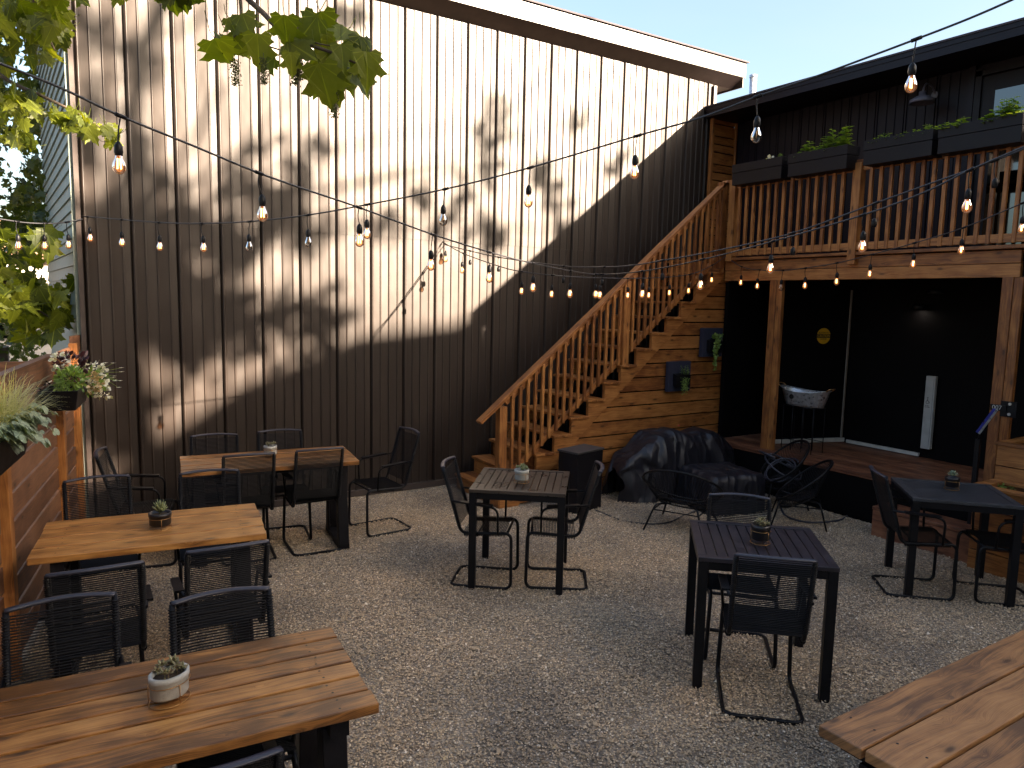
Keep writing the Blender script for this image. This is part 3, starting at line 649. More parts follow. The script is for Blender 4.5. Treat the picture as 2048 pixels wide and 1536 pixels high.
# menu stand and bracket
ms = thing('menu_stand', 'black menu stand with a tilted blue board beside the wooden planter', 'stand', (6.42, 2.95, .27))
w = MB(); w.box((0, 0, .36), (.035, .035, .72)); w.build('pole', M_BLACK, ms)
w = MB(); p0 = at(1955, 866, x=6.42) - ms.location; p1 = at(1991, 818, x=6.38) - ms.location
ax = (p1 - p0); wd = Vector((.5, .3, -.05)).normalized()
w.obox((p0 + p1) / 2 + wd * .0, ax / 2, wd * .09, ax.cross(wd).normalized() * .006); w.build('blue_board', M_BLUE, ms)
w = MB(); sidev = wd * -.093; w.obox((p0 + p1) / 2 + sidev, ax / 2, wd * .003, ax.cross(wd).normalized() * .008); w.build('board_edge', M_GALV, ms)
w = MB(); w.tube([(0, 0, .70), (p0 + p1) / 2 + wd * .05], .014, 8); w.build('neck', M_BLACK, ms)
bk = thing('number_bracket', 'black bracket with two bolts and pale numbers on the right deck post', 'bracket', at(2012, 818, x=XD - .02))
w = MB(); w.box((.0, -.02, 0), (.012, .12, .13)); w.box((-.02, .05, .005), (.012, .12, .05)); w.build('plate', M_BLACK, bk)
for zz in (.045, -.04):
    w = MB(); w.tube([(-.006, -.03, zz), (-.014, -.03, zz)], .012, 10); w.build('bolt', M_SCREW, bk)
text('007', .05, (-.0275, .058, .006), (0, -1, 0), (0, 0, 1), M_WHITE, bk)

# galvanised tub on wire stand
tb = thing('galvanised_tub', 'oval galvanised metal tub with handles on the porch', 'tub', (7.0, 5.02, .955))
w = MB(); w.lathe([(0, .004), (.20, .004), (.215, 0), (.22, .03), (.225, .035), (.27, .17), (.285, .19), (.29, .198), (.28, .20), (.262, .17), (.212, .02), (0, .016)], (0, 0, 0), 36, sx=.55, sy=1)
w.v = [(x, y_ * 1.06, z * .80 + (.04 * (abs(y_) / .29) ** 2 if z > .1 else 0)) for x, y_, z in w.v]
w.build('bowl', M_GALV, tb)
for s in (-1, 1):
    w = MB(); w.tube(catmull([(-.05, s * .29, .19), (-.045, s * .325, .215), (0, s * .345, .22), (.045, s * .325, .215), (.05, s * .29, .19)]), .006, 6); w.build('handle', M_BRASS, tb)
w = MB(); w.tube([(-.135, .07, .10), (-.145, .07, .10)], .028, 8); w.build('emblem', M_INK, tb)
ts = thing('wire_stand', 'thin black wire stand holding the galvanised tub', 'stand', (7.0, 5.02, .45))
w = MB()
for sx in (-1, 1):
    for y_ in (-.19, -.06, .07, .19): w.tube([(sx * .10, y_, 0), (sx * .10, y_, .50)], .005, 5)
for sx in (-1, 1): w.tube([(sx * .10, -.19, .495), (sx * .10, .19, .495)], .005, 5); w.tube([(sx * .10, -.19, .12), (sx * .10, .19, .12)], .004, 5)
for sy in (-1, 1): w.tube([(-.10, sy * .19, .495), (.10, sy * .19, .495)], .005, 5)
w.build('legs', M_BLACK, ts)

# ------------------------------------------------------------------ staircase
YS = 5.966; YI = 6.88; XR0 = 4.296 - 2 * .2135; ZR0 = .507 - 2 * .1735
stc = thing('wooden_staircase', 'brown wooden staircase rising along the metal wall to the deck', 'staircase', (3.63, 6.4, 0))
def xr(k): return XR0 + (k - 1) * .2135
def zr(k): return ZR0 + (k - 1) * .1735
SLP = .1735 / .2135
def nose(x): return zr(1) + (x - (xr(1) - .2135)) * SLP
for k in range(1, 15):
    w = MB()
    for b in range(2): w.box((xr(k) - .2135 - .022 + .0575 + b * .119, (YS + YI) / 2 - .004, zr(k) - .013), (.115, YI - YS + .028, .026))
    at_origin(w.build('tread', W_STAIN, bevel=.003), stc)
    if k <= 3:
        w = MB(); w.box((xr(k) - .2135 + .008, (YS + YI) / 2 + .03, zr(k) - .1735 / 2 - .026), (.016, YI - YS - .08, .146)); at_origin(w.build('riser', W_STAIN), stc)
for yy0, yy1 in ((YS, YS + .038), (YI - .05, YI - .012)):
    pts = [(xr(1) - .2135, 0)]
    for k in range(1, 15): pts += [(xr(k) - .2135, zr(k) - .027), (xr(k), zr(k) - .027)]
    pts += [(xr(14), zr(15) - .10), (xr(14) + .01, zr(15) - .10)]
    low = lambda x: .401 + (x - 4.312) * .853
    pts += [(xr(14) + .01, low(6.6)), (3.87, 0)]
    w = MB(); w.prism(pts, lambda p: (p[0], yy0, p[1]), lambda p: (p[0], yy1, p[1])); at_origin(w.build('stringer', W_STAIN), stc)
YR = YS + .055
w = MB(); w.box((3.69, YR, .5), (.085, .085, 1.02)); at_origin(w.build('newel_post', W_STAIN, bevel=.004), stc)
w = MB(); w.box((5.21, YR - .01, 1.78), (.085, .085, .98)); at_origin(w.build('newel_post', W_STAIN, bevel=.004), stc)
w = MB(); w.box((6.62, YR - .01, 2.95), (.09, .09, .98)); at_origin(w.build('newel_post', W_STAIN, bevel=.004), stc)
hz = lambda x: .868 + .7975 * (x - 3.429)
w = MB(); w.bar((3.43, YR - .01, hz(3.43)), (6.67, YR - .01, hz(6.67)), .09, .036); at_origin(w.build('handrail', W_STAIN, bevel=.004), stc)
w = MB(); w.bar((3.72, YR - .01, hz(3.72) - .055), (6.6, YR - .01, hz(6.6) - .055), .03, .065); at_origin(w.build('rail_support', W_STAIN, bevel=.003), stc)
bz = lambda x: nose(x) + .045
for xa, xb in ((3.735, 5.165), (5.255, 6.58)):
    w = MB(); w.bar((xa, YR - .008, bz(xa)), (xb, YR - .008, bz(xb)), .04, .05); at_origin(w.build('bottom_rail', W_STAIN, bevel=.003), stc)
x = 3.79
while x < 6.56:
    if abs(x - 5.21) > .06:
        w = MB(); w.box((x, YR - .042, (bz(x) + hz(x) - .02) / 2 - .01), (.031, .028, hz(x) - bz(x) + .0)); at_origin(w.build('baluster', W_STAIN, bevel=.003), stc)
    x += .0885
w = MB(); w.box((6.72, 6.45, 2.41), (.04, .88, .28)); at_origin(w.build('top_riser', W_STAIN), stc)
# slatted wall below the stairs
sw = thing('slatted_wall', 'wall of horizontal cedar boards filling the triangle under the staircase', 'wall', (5.8, 6.03, 0))
lowx = lambda z: 4.312 + (z - .401) / .853
z = .01
w = MB()
while z < 2.33:
    z1 = z + .138
    xa0 = lowx(z) - .06; xa1 = lowx(z1) - .06; xe = 6.79
    if xa1 < xe: w.prism([(xa0, z), (xe, z), (xe, z1), (xa1, z1)], lambda p: (p[0], YS + .042, p[1]), lambda p: (p[0], YS + .06, p[1]))
    z += .1525
at_origin(w.build('boards', W_STAIN), sw)
w = MB()
for xx in (5.0, 5.7, 6.35): w.box((xx, YS + .085, max(.1, (xx - 4.312) * .853 + .35) / 2), (.05, .04, max(.1, (xx - 4.312) * .853 + .3)))
w.prism([(3.95, .01), (6.8, .01), (6.8, 2.3), (6.6, 2.25)], lambda p: (p[0], YS + .11, p[1]), lambda p: (p[0], YS + .13, p[1])); at_origin(w.build('backing', M_DARKWALL), sw)
# wall planters
def wall_planter(px0, py0, px1, py1, lab, trailing):
    a = at(px0, py0, y=5.99); b = at(px1, py1, y=5.99); c = (a + b) / 2
    t = thing('wall_planter', lab, 'wall planter', (c.x, 6.0, c.z), 0, 'wall planters on the slatted wall'); W = abs(b.x - a.x); H = abs(a.z - b.z)
    w = MB(); w.box((0, -.035, 0), (W, .05, H)); w.build('panel', plain('navy_felt_panel', (.022, .024, .05), .8), t, bevel=.003)
    w = MB(); w.obox((0.01, -.085, -H * .12), (W * .32, 0, 0), (0, 0, H * .2), (0, .03, .01)); w.build('pocket', M_DECKPAINT, t)
    p = thing('trailing_plant', 'plant with long trailing stems in the upper wall planter' if trailing else 'bushy fern-like plant in the lower wall planter', 'plant', (c.x, 5.91, c.z)); w = MB()
    if trailing:
        for s in range(9):
            q = Vector((R.uniform(-.05, .07), -.01, .04 + R.uniform(0, .04))); down = R.uniform(.06, .12) if s > 4 else R.uniform(.2, .33); xx = q.x * .5 - .03
            P = catmull([q, q + Vector((xx * .2, -.04, .02)), Vector((xx, -.06, -down * .5)), Vector((xx + R.uniform(-.02, .02), -.055, -down))], 5); w.tube(P, .0015, 4, cap=False)
            for k in range(len(P) * 2):
                e = P[k // 2]; leaf(w, e, rvec() + Vector((0, -.5, 0)), (0, -1, .5), .022, 'round')
        mint_bush(w, (.03, 0, .05), .06, .05, 6, .03)
    else:
        for s in range(22):
            q = Vector((R.uniform(-.05, .04), -.015, R.uniform(-.12, .0))); dn = R.uniform(.03, .1)
            P = [q, q + Vector((R.uniform(-.02, .02), -.05, .0)), q + Vector((R.uniform(-.03, .03), -.05, -dn))]; w.tube(P, .001, 4, cap=False)
            for e in P:
                for _ in range(3): leaf(w, e, rvec() + Vector((0, -.4, -.4)), (0, -1, .3), .022, 'lance')
        mint_bush(w, (.04, -.02, .03), .11, .05, 8, .028)
    w.build('foliage', M_MINT, p)
wall_planter(1400, 656, 1437, 712, 'navy panel planter holding long trailing stems, the upper of two on the slatted wall', True)
wall_planter(1332, 723, 1373, 780, 'navy panel planter holding bushy ferns, the lower of two on the slatted wall', False)

# ------------------------------------------------------------------ fence on the left
FD = Vector((.164, .986, 0)).normalized(); FN = Vector((.986, -.164, 0)).normalized(); FA = Vector((.15, 6.95, 0))
fc = thing('cedar_fence', 'brown horizontal-board fence along the left side of the patio', 'fence', tuple(FA + FD * -3.0))
def onf(s, off=0, z=0): return FA + FD * s + FN * off + Vector((0, 0, z))
tops = [(-6.2, -2.52, 1.585), (-2.48, -.90, 1.585), (-.86, -.17, 1.60)]
w = MB()
for s0, s1, zt in tops:
    z = zt; 
    while z > .1:
        h = .138 if z < zt - .01 else .160
        tilt = R.uniform(-.004, .004)
        w.bar(onf(s0 + .005, -.012 + tilt, z - h / 2), onf(s1 - .005, -.012 - tilt, z - h / 2), .02, h)
        z -= h + .018
at_origin(w.build('boards', W_FENCE, bevel=.002), fc)
for s, zt in ((-6.2, 1.58), (-4.4, 1.58), (-2.50, 1.575), (-.88, 1.575), (-.15, 1.63)):
    w = MB(); w.obox(onf(s, .012, zt / 2), (0, 0, zt / 2), FD * .04, FN * .03); at_origin(w.build('post', W_STAIN, bevel=.003), fc)
w = MB(); w.bar(onf(-2.9, -.02, 1.592), onf(-.9, -.02, 1.592), .05, .018); at_origin(w.build('cap', W_FENCE), fc)
w = MB(); w.bar(onf(-.15, 0, 1.62), onf(.12, .02, 1.62), .03, .13); w.bar(onf(-.15, 0, .8), onf(.06, .0, .8), .02, 1.5); at_origin(w.build('end_board', W_FENCE), fc)
w = MB(); w.bar(onf(-.9, -.06, 1.42), onf(-.9, -.06, 1.42) + Vector((-.28, .05, 0)), .03, .26); at_origin(w.build('side_board', W_FENCE), fc)

def fence_planter(s0, s1, lab, ztop, wd, hh):
    c = onf((s0 + s1) / 2, .02 + wd / 2, ztop - hh)
    t = thing('hanging_planter', lab, 'planter', c, math.atan2(FD.y, FD.x), 'black trough planters hung on the fence')
    l = (s1 - s0); w = MB()
    def ringp(a, b, z): return [(-a, -b, z), (a, -b, z), (a, b, z), (-a, b, z)]
    o1 = ringp(l / 2 * .86, wd / 2 * .78, 0); o2 = ringp(l / 2, wd / 2, hh); i2 = ringp(l / 2 - .012, wd / 2 - .012, hh); i1 = ringp(l / 2 * .86, wd / 2 * .75, .03)
    n = w.add(o1 + o2 + i2 + i1)
    w.face([n + 3, n + 2, n + 1, n])
    for A, B in ((0, 4), (4, 8), (8, 12)):
        for k in range(4): w.face((n + A + k, n + A + (k + 1) % 4, n + B + (k + 1) % 4, n + B + k))
    w.build('trough', M_BLACK, t, bevel=.004)
    w = MB(); w.box((0, 0, hh * .8), (l - .05, wd - .05, .01)); w.build('soil', M_SOIL, t)
    w = MB()
    for xx in (-l * .3, l * .3): w.tube([(xx, wd / 2 - .0, hh), (xx, wd / 2 + .03, hh + .03), (xx, wd / 2 + .035, .05)], .006, 5)
    w.build('hook', M_BLACK, t)
    return t, c
t1_, c1_ = fence_planter(-1.62, -1.10, 'black trough planter on the fence post nearest the metal wall', 1.42, .22, .13)
t2_, c2_ = fence_planter(-3.6, -2.95, 'black trough planter on the fence at the left edge, nearer the camera', 1.45, .22, .15)
# flowers in far planter
f1 = thing('flower_bush', 'bush of white flowers and dark purple leaves in the far fence planter', 'plant', c1_ + Vector((0, 0, .12)), math.atan2(FD.y, FD.x))
w = MB()
for _ in range(5): mint_bush(w, (R.uniform(-.2, .22), R.uniform(-.06, .06), 0), .13, .05, 5, .035)
ball(w, (.12, -.03, .13), .09, 150, .045, 1); ball(w, (.10, -.13, .02), .07, 90, .024, 3, 'round'); ball(w, (-.05, -.04, .06), .09, 200, .035, 0); ball(w, (.16, -.1, .03), .11, 160, .035, 0)
for cc, rr, nn in (((.08, .03, .17), .06, 80), ((.20, -.12, .07), .10, 150), ((.20, -.20, -.06), .05, 50), ((.14, -.17, .0), .07, 60)):
    ball(w, cc, rr, nn, .020, 2, 'round')
for _ in range(12):
    a_ = Vector((.2, -.15, .08)); e = a_ + Vector((R.uniform(-.03, .09), R.uniform(-.18, .0), R.uniform(-.2, .08))); w.tube([a_, e], .0012, 4, mi=0, cap=False)
    for k in range(5): leaf(w, e, (cos(k * 1.25), sin(k * 1.25), .3), (0, 0, 1), .02, 'oval', mi=2)
w.build('flowers', [M_MINT, M_PURPLE, M_PETAL, M_PINK], f1)
f2 = thing('eucalyptus_and_grass', 'silvery eucalyptus and feathery grass with daisies in the near fence planter', 'plant', c2_ + Vector((0, 0, .13)), math.atan2(FD.y, FD.x))
w = MB()
for _ in range(900):
    b = Vector((R.uniform(-.12, .3), R.uniform(-.07, .07), 0)); d = Vector((R.uniform(-.8, 1.1), R.uniform(-1.0, .6), R.uniform(.5, 1.3))).normalized(); L_ = R.uniform(.16, .34)
    P = [b, b + d * L_ * .5, b + d * L_ * .85 + Vector((0, 0, -.02)), b + d * L_ * 1.1 + Vector((0, 0, -.07))]; s_ = d.cross(Vector((0, 0, 1))).normalized() * .0013
    for k in range(3): w.quad(P[k] - s_, P[k] + s_, P[k + 1] + s_ * (.8 - .25 * k), P[k + 1] - s_ * (.8 - .25 * k), 1, [(0, 0)] * 4)
    w.r[-1] = w.r[-2] = w.r[-3] = (R.random(), 0)
for _ in range(44):
    b = Vector((R.uniform(-.3, .32), -.07, 0)); e = b + Vector((R.uniform(-.04, .10), R.uniform(-.15, -.03), R.uniform(-.06, .07))); P = catmull([b, (b + e) / 2 + Vector((0, 0, .05)), e], 4); w.tube(P, .0018, 4, mi=0, cap=False)
    for q in P[1:]:
        for sgn in (-1, 1): leaf(w, q, Vector((sgn, R.uniform(-.6, .2), R.uniform(-.3, .3))), Vector((R.uniform(-.4, .4), -1, .6)), .035 * R.uniform(.6, 1.2), 'round', .1, .1, 0)
for dx_, dy_, dz_ in ((-.26, .0, .2), (-.22, -.06, .13), (.12, .05, .23), (-.3, -.05, .08), (-.06, .04, .16)):
    e = Vector((dx_, dy_, dz_)); w.tube([Vector((dx_ * .7, 0, 0)), e], .0015, 4, mi=0, cap=False)
    for k in range(12):
        t_ = k * pi / 6; leaf(w, e, Vector((cos(t_), -.5, sin(t_) * .9)), (0, -1, .6), .03, 'lance', .1, .1, 2)
w.build('foliage', [M_EUC, M_GRASS, M_PETAL], f2)

# ------------------------------------------------------------------ chairs
def rope_span(w, a, b, r=0.0032, tube_r=.012):
    a = Vector(a); b = Vector(b); w.tube([a, b], r, 5, cap=False)
def make_rope_chair():
    t = thing('rope_chair', '', 'chair', (0, 0, 0), 0, 'black corded cantilever chairs')
    W = .178; r = .0115
    side = lambda s: fillet([(0, -.235, .013), (s * (W + .012), -.235, .013), (s * (W + .012), .20, .013), (s * W, .195, .415), (s * W, -.165, .395), (s * W, -.30, .86)], .055, 6)
    w = MB(); 
    for s in (-1, 1): w.tube(side(s), r, 8)
    w.tube([(-W, .165, .41), (W, .165, .41)], r * .8, 7); w.tube([(-W, -.05, .385), (W, -.05, .385)], r * .7, 7)
    w.build('frame', M_BLACK, t)
    w = MB(); n = 27
    for k in range(n):
        y_ = .150 - k * (.30 / n); rope_span(w, (-W - .012, y_, .4165 + (y_ - .15) * .045 + .012), (W + .012, y_, .4165 + (y_ - .15) * .045 + .012))
        for s in (-1, 1): w.tube([(s * W + .0135 * cos(q), y_, .4045 + (y_ - .15) * .045 + .0135 * sin(q)) for q in (0, 1.05, 2.1, 3.14, 4.19, 5.24)], 0.0032, 4, closed=True)
    w.build('seat', M_ROPE, t)
    w = MB(); n = 39
    for k in range(n):
        f = .06 + .92 * k / n; y_ = -.172 - f * .128; z_ = .425 + f * .435; bow = -.012 * sin(pi * min(1, f))
        w.tube([(-W - .011, y_ + .002, z_), (-W * .5, y_ + bow + .004, z_), (W * .5, y_ + bow + .004, z_), (W + .011, y_ + .002, z_)], 0.0032, 5, cap=False)
        for s in (-1, 1): w.tube([(s * W + .0135 * cos(q), y_ + .0135 * sin(q), z_) for q in (0, 1.05, 2.1, 3.14, 4.19, 5.24)], 0.0032, 4, closed=True)
    w.build('backrest', M_ROPE, t)
    w = MB(); P = catmull([(-W - .004, -.300, .862), (-W * .5, -.322, .868), (0, -.33, .870), (W * .5, -.322, .868), (W + .004, -.300, .862)], 5); w.tube(P, .0165, 8, flat=.55); w.build('top_rail', M_CAPRAIL, t)
    for s in (-1, 1):
        w = MB(); w.tube(fillet([(s * (W + .008), .10, .405), (s * (W + .03), .10, .60), (s * (W + .012), -.24, .63)], .06, 6), .0085, 7)
        w.obox((s * (W + .026), -.05, .622), (0, .115, -.008), (.021, 0, 0), (0, 0, .006)); w.build('armrest', M_BLACK, t)
    return t
CH0 = make_rope_chair(); _first = [True]
def chair(x, y_, deg, lab):
    rz = rad(deg) - pi / 2
    if _first[0]: CH0.location = (x, y_, 0); CH0.rotation_euler = (0, 0, rz); CH0['label'] = lab; _first[0] = False; return CH0
    return dup(CH0, (x, y_, 0), rz, lab)
chair(2.636, 4.457, -40, 'black corded chair on the left side of the middle metal table')
chair(3.05, 4.20, 145, 'black corded chair on the right side of the middle metal table')
chair(3.06, 2.36, 46, 'black corded chair seen from behind in front of the near right metal table')
chair(3.36, 2.76, 226, 'black corded chair behind the near right metal table')
chair(5.263, 2.763, -43, 'black corded chair on the left side of the dark table by the porch')
chair(5.66, 2.40, 137, 'corded chair cut off by the right edge, at the dark table by the porch')
chair(1.23, 5.83, 84, 'corded chair, near left side of the wooden table by the metal wall')
chair(1.74, 5.79, 86, 'corded chair, near right side of the wooden table by the metal wall')
chair(1.06, 6.13, -100, 'corded chair, far left side of the wooden table by the metal wall')
chair(1.60, 6.10, -99, 'corded chair, far right side of the wooden table by the metal wall')
chair(2.38, 5.93, 184, 'corded chair in profile, right end of the table by the metal wall')
chair(.56, 6.05, -12, 'corded chair in profile, left end of the table by the metal wall')
chair(.20, 4.93, -90, 'black corded chair by the fence at the far side of the middle wooden table')
chair(.80, 4.80, -99, 'black corded chair at the far right side of the middle wooden table')
chair(.125, 3.80, 88, 'corded chair with pale top rail nearest the fence before the middle wooden table')
chair(.67, 3.82, 88, 'corded chair with pale top rail, near right side of the middle wooden table')
chair(-.03, 2.87, -93, 'black corded chair by the fence at the far side of the nearest wooden table')
chair(.50, 2.64, -94, 'black corded chair at the far right side of the nearest wooden table')
_c = chair(.36, 2.41, 86, 'black corded chair half hidden under the nearest wooden table at the bottom edge'); _c.scale = (1.05, 1, .80)

# round chairs
def make_round_chair():
    t = thing('round_chair', '', 'chair', (0, 0, 0), 0, 'round black string chairs')
    Rr = .30; tilt = rad(38)
    def rim(a): 
        x = Rr * cos(a) * 1.08; yv = Rr * sin(a)
        return Vector((x, -yv * cos(tilt) - .03, .40 + yv * sin(tilt)))
    def inner(a): return Vector((.13 * cos(a), -.12 * sin(a) + .02, .235 + .02 * sin(a)))
    def mid(a): return rim(a).lerp(inner(a), .62) + Vector((0, 0, -.075))
    w = MB(); A = [2 * pi * k / 40 for k in range(40)]
    w.tube([rim(a) for a in A], .0105, 7, closed=True); w.tube([inner(a) for a in A], .008, 6, closed=True); w.tube([mid(a) for a in A], .006, 6, closed=True)
    w.build('hoop', M_BLACK, t)
    w = MB()
    for k in range(76):
        a = 2 * pi * k / 76; w.tube([rim(a), mid(a), inner(a), Vector((0, .02, .225))], .0028, 4, cap=False)
    w.build('strings', M_ROPE, t)
    for sx in (-1, 1):
        for sy in (-1, 1):
            w = MB(); w.tube(fillet([(sx * .08, sy * .06, .23), (sx * .17, sy * .17, .24), (sx * .24, sy * .24, 0.005)], .04, 4), .0085, 6); w.build('leg', M_BLACK, t)
    w = MB()
    for s in (-1, 1): w.tube([(s * .185, -.185, .19), (s * .185, .185, .19)], .006, 5); w.tube([(-.185, s * .185, .19), (.185, s * .185, .19)], .006, 5)
    w.build('stretcher', M_BLACK, t); return t
rc = make_round_chair(); rc.location = (4.82, 4.66, 0); rc.rotation_euler = (0, 0, rad(28 - 90)); rc['label'] = 'round black string chair standing alone left of the covered low table'
rc.scale = (1.12, 1.12, 1.0)
r2 = dup(rc, (5.93, 4.24, 0), rad(128 - 90), 'round black string chair right of the covered low table, nearer the camera'); r2.scale = (1, 1, 1.05)
r3 = dup(rc, (6.27, 4.72, 0), rad(150 - 90), 'round black string chair by the porch with a coiled hose on its seat'); r3.scale = (.9, .9, 1.15)
ho = thing('coiled_hose', 'grey hose coiled on the round chair by the porch', 'hose', (6.27, 4.72, .36)); w = MB()
for k in range(4):
    c = Vector((R.uniform(-.03, .03), R.uniform(-.03, .03), .02 + .02 * k)); rr = .14 + .02 * k; a0 = R.uniform(0, 6); tx = R.uniform(-.15, .15)
    w.tube([c + Vector((rr * cos(a0 + q * .3), rr * sin(a0 + q * .3), .10 * sin(q * .3 + k) + tx * .2)) for q in range(20)], .009, 6)
w.build('hose', M_HOSE, ho)
gh = thing('garden_hose', 'dark garden hose lying in loops on the gravel behind the tables', 'hose', (5.9, 4.3, 0)); w = MB()
P = [at(*p, z=.013) for p in ((1560, 1010), (1570, 1030), (1600, 1042), (1640, 1045), (1685, 1038), (1706, 1015), (1690, 1000), (1640, 998), (1590, 1000), (1620, 1006), (1680, 1010), (1740, 1016))]
w.tube(catmull([p - gh.location for p in P], 6), .010, 6)
w.build('hose', M_HOSE, gh)
cb = thing('power_cable', 'black cable curving over the gravel from the black box', 'cable', (4.6, 5.3, 0)); w = MB()
P = [at(*p, z=.009) for p in ((1190, 1020), (1215, 1030), (1250, 1042), (1300, 1048), (1340, 1044), (1365, 1032), (1400, 1020))]
w.tube(catmull([p - cb.location for p in P], 6), .008, 6); w.build('cable', M_DARKHOSE, cb)

# ------------------------------------------------------------------ metal tables
def metal_table(cx, cy, ang, W, D, lab, nslat=11, z=.73, lines='y', topm=M_BLACKTOP):
    t = thing('metal_table', lab, 'table', (cx, cy, 0), rad(ang), 'square black metal tables')
    w = MB(); b = .045
    for s in (-1, 1): w.box((s * (W / 2 - b / 2), 0, z - .011), (b, D, .022)); w.box((0, s * (D / 2 - b / 2), z - .0112), (W - 2 * b, b, .0216))
    w.build('top_frame', topm, t, bevel=.002)
    w = MB(); span = (D - 2 * b) if lines == 'x' else (W - 2 * b); p = span / nslat
    for k in range(nslat):
        c = -span / 2 + p * (k + .5)
        if lines == 'x': w.box((0, c, z - .013), (W - 2 * b, p - .007, .016))
        else: w.box((c, 0, z - .013), (p - .007, D - 2 * b, .016))
    w.build('slats', topm, t)
    w = MB()
    for s in (-1, 1): w.box((s * (W / 2 - .02), 0, z - .045), (.025, D - .06, .045)); w.box((0, s * (D / 2 - .02), z - .045), (W - .06, .025, .045))
    w.build('apron', M_BLACK, t)
    for sx in (-1, 1):
        for sy in (-1, 1):
            w = MB(); w.box((sx * (W / 2 - .027), sy * (D / 2 - .027), (z - .022) / 2), (.05, .05, z - .022)); w.build('leg', M_BLACK, t, bevel=.003)
    return t
metal_table(2.888, 4.404, 51, .685, .675, 'brownish metal slat table with a white pot in the middle of the gravel', lines='x', topm=plain('bronze_slatted_top', (.05, .038, .030), .30, 0, .1, 200, .2, 10))
metal_table(3.302, 2.607, 48, .68, .70, 'dark metal slat table with a black pot in the right foreground', lines='x')
metal_table(5.52, 2.672, 43, .64, .69, 'dark table with fine slats at the right beside the wooden planters', 22, lines='y', topm=plain('fine_slatted_top', (.035, .037, .045), .45, 0, .2, 200, .3, 20))

# ------------------------------------------------------------------ wooden tables
def wood_table(cx, cy, ang, L_, W, nb, lab, z=.76, m=W_TABLE, group='wooden plank tables with black legs'):
    t = thing('plank_table', lab, 'table', (cx, cy, 0), rad(ang), group)
    w = MB(); p = W / nb; T = .036
    for k in range(nb):
        e = R.uniform(-.004, .004); w.box((e, -W / 2 + p * (k + .5), z - T / 2 + R.uniform(-.0015, .0015)), (L_, p - .011, T))
    w.build('tabletop', m, t, bevel=.0045)
    w = MB()
    for k in range(nb):
        for sx in (-1, 1):
            for q in (-.25, .25):
                x_ = sx * (L_ / 2 - .12) + R.uniform(-.006, .006); y_ = -W / 2 + p * (k + .5 + q) + R.uniform(-.004, .004)
                w.poly([(x_ + .0045 * cos(h), y_ + .0045 * sin(h), z + .0022) for h in (0, .9, 1.8, 2.7, 3.6, 4.5, 5.4)])
    so_ = w.build('screw_heads', M_INK, t)
    w = MB()
    for s in (-1, 1): w.box((s * (L_ / 2 - .12), 0, z - T - .032), (.06, W - .06, .06)); w.box((0, s * .12, z - T - .03), (L_ - .32, .04, .05))
    w.build('support_frame', M_DECKPAINT, t)
    for s in (-1, 1):
        x = s * (L_ / 2 - .12); w = MB()
        for q in (-1, 1): w.obox((x, q * (W / 2 - .11), (z - .096) / 2 + .02), (0, q * .035, -(z - .096) / 2 + .025), (.04, 0, 0), (0, .045, 0))
        w.box((x, 0, .025), (.085, W - .06, .05)); w.build('leg', M_DECKPAINT, t, bevel=.004)
    return t
wood_table(1.435, 5.90, -7, 1.31, .63, 5, 'plank table with black legs against the ribbed metal wall', .74)
wood_table(.443, 4.41, -7.5, 1.12, .655, 4, 'plank table with a black pot beside the fence, second from the camera', .74)
wood_table(.16, 2.47, -4.5, 1.42, .635, 6, 'plank table with an oval pale pot in the bottom left foreground', .74)
fg = wood_table(3.05, .915, 0, 2.12, .78, 5, 'large weathered plank table cut off in the bottom right corner', .74, W_OLD, 'nothing')
del fg['group']

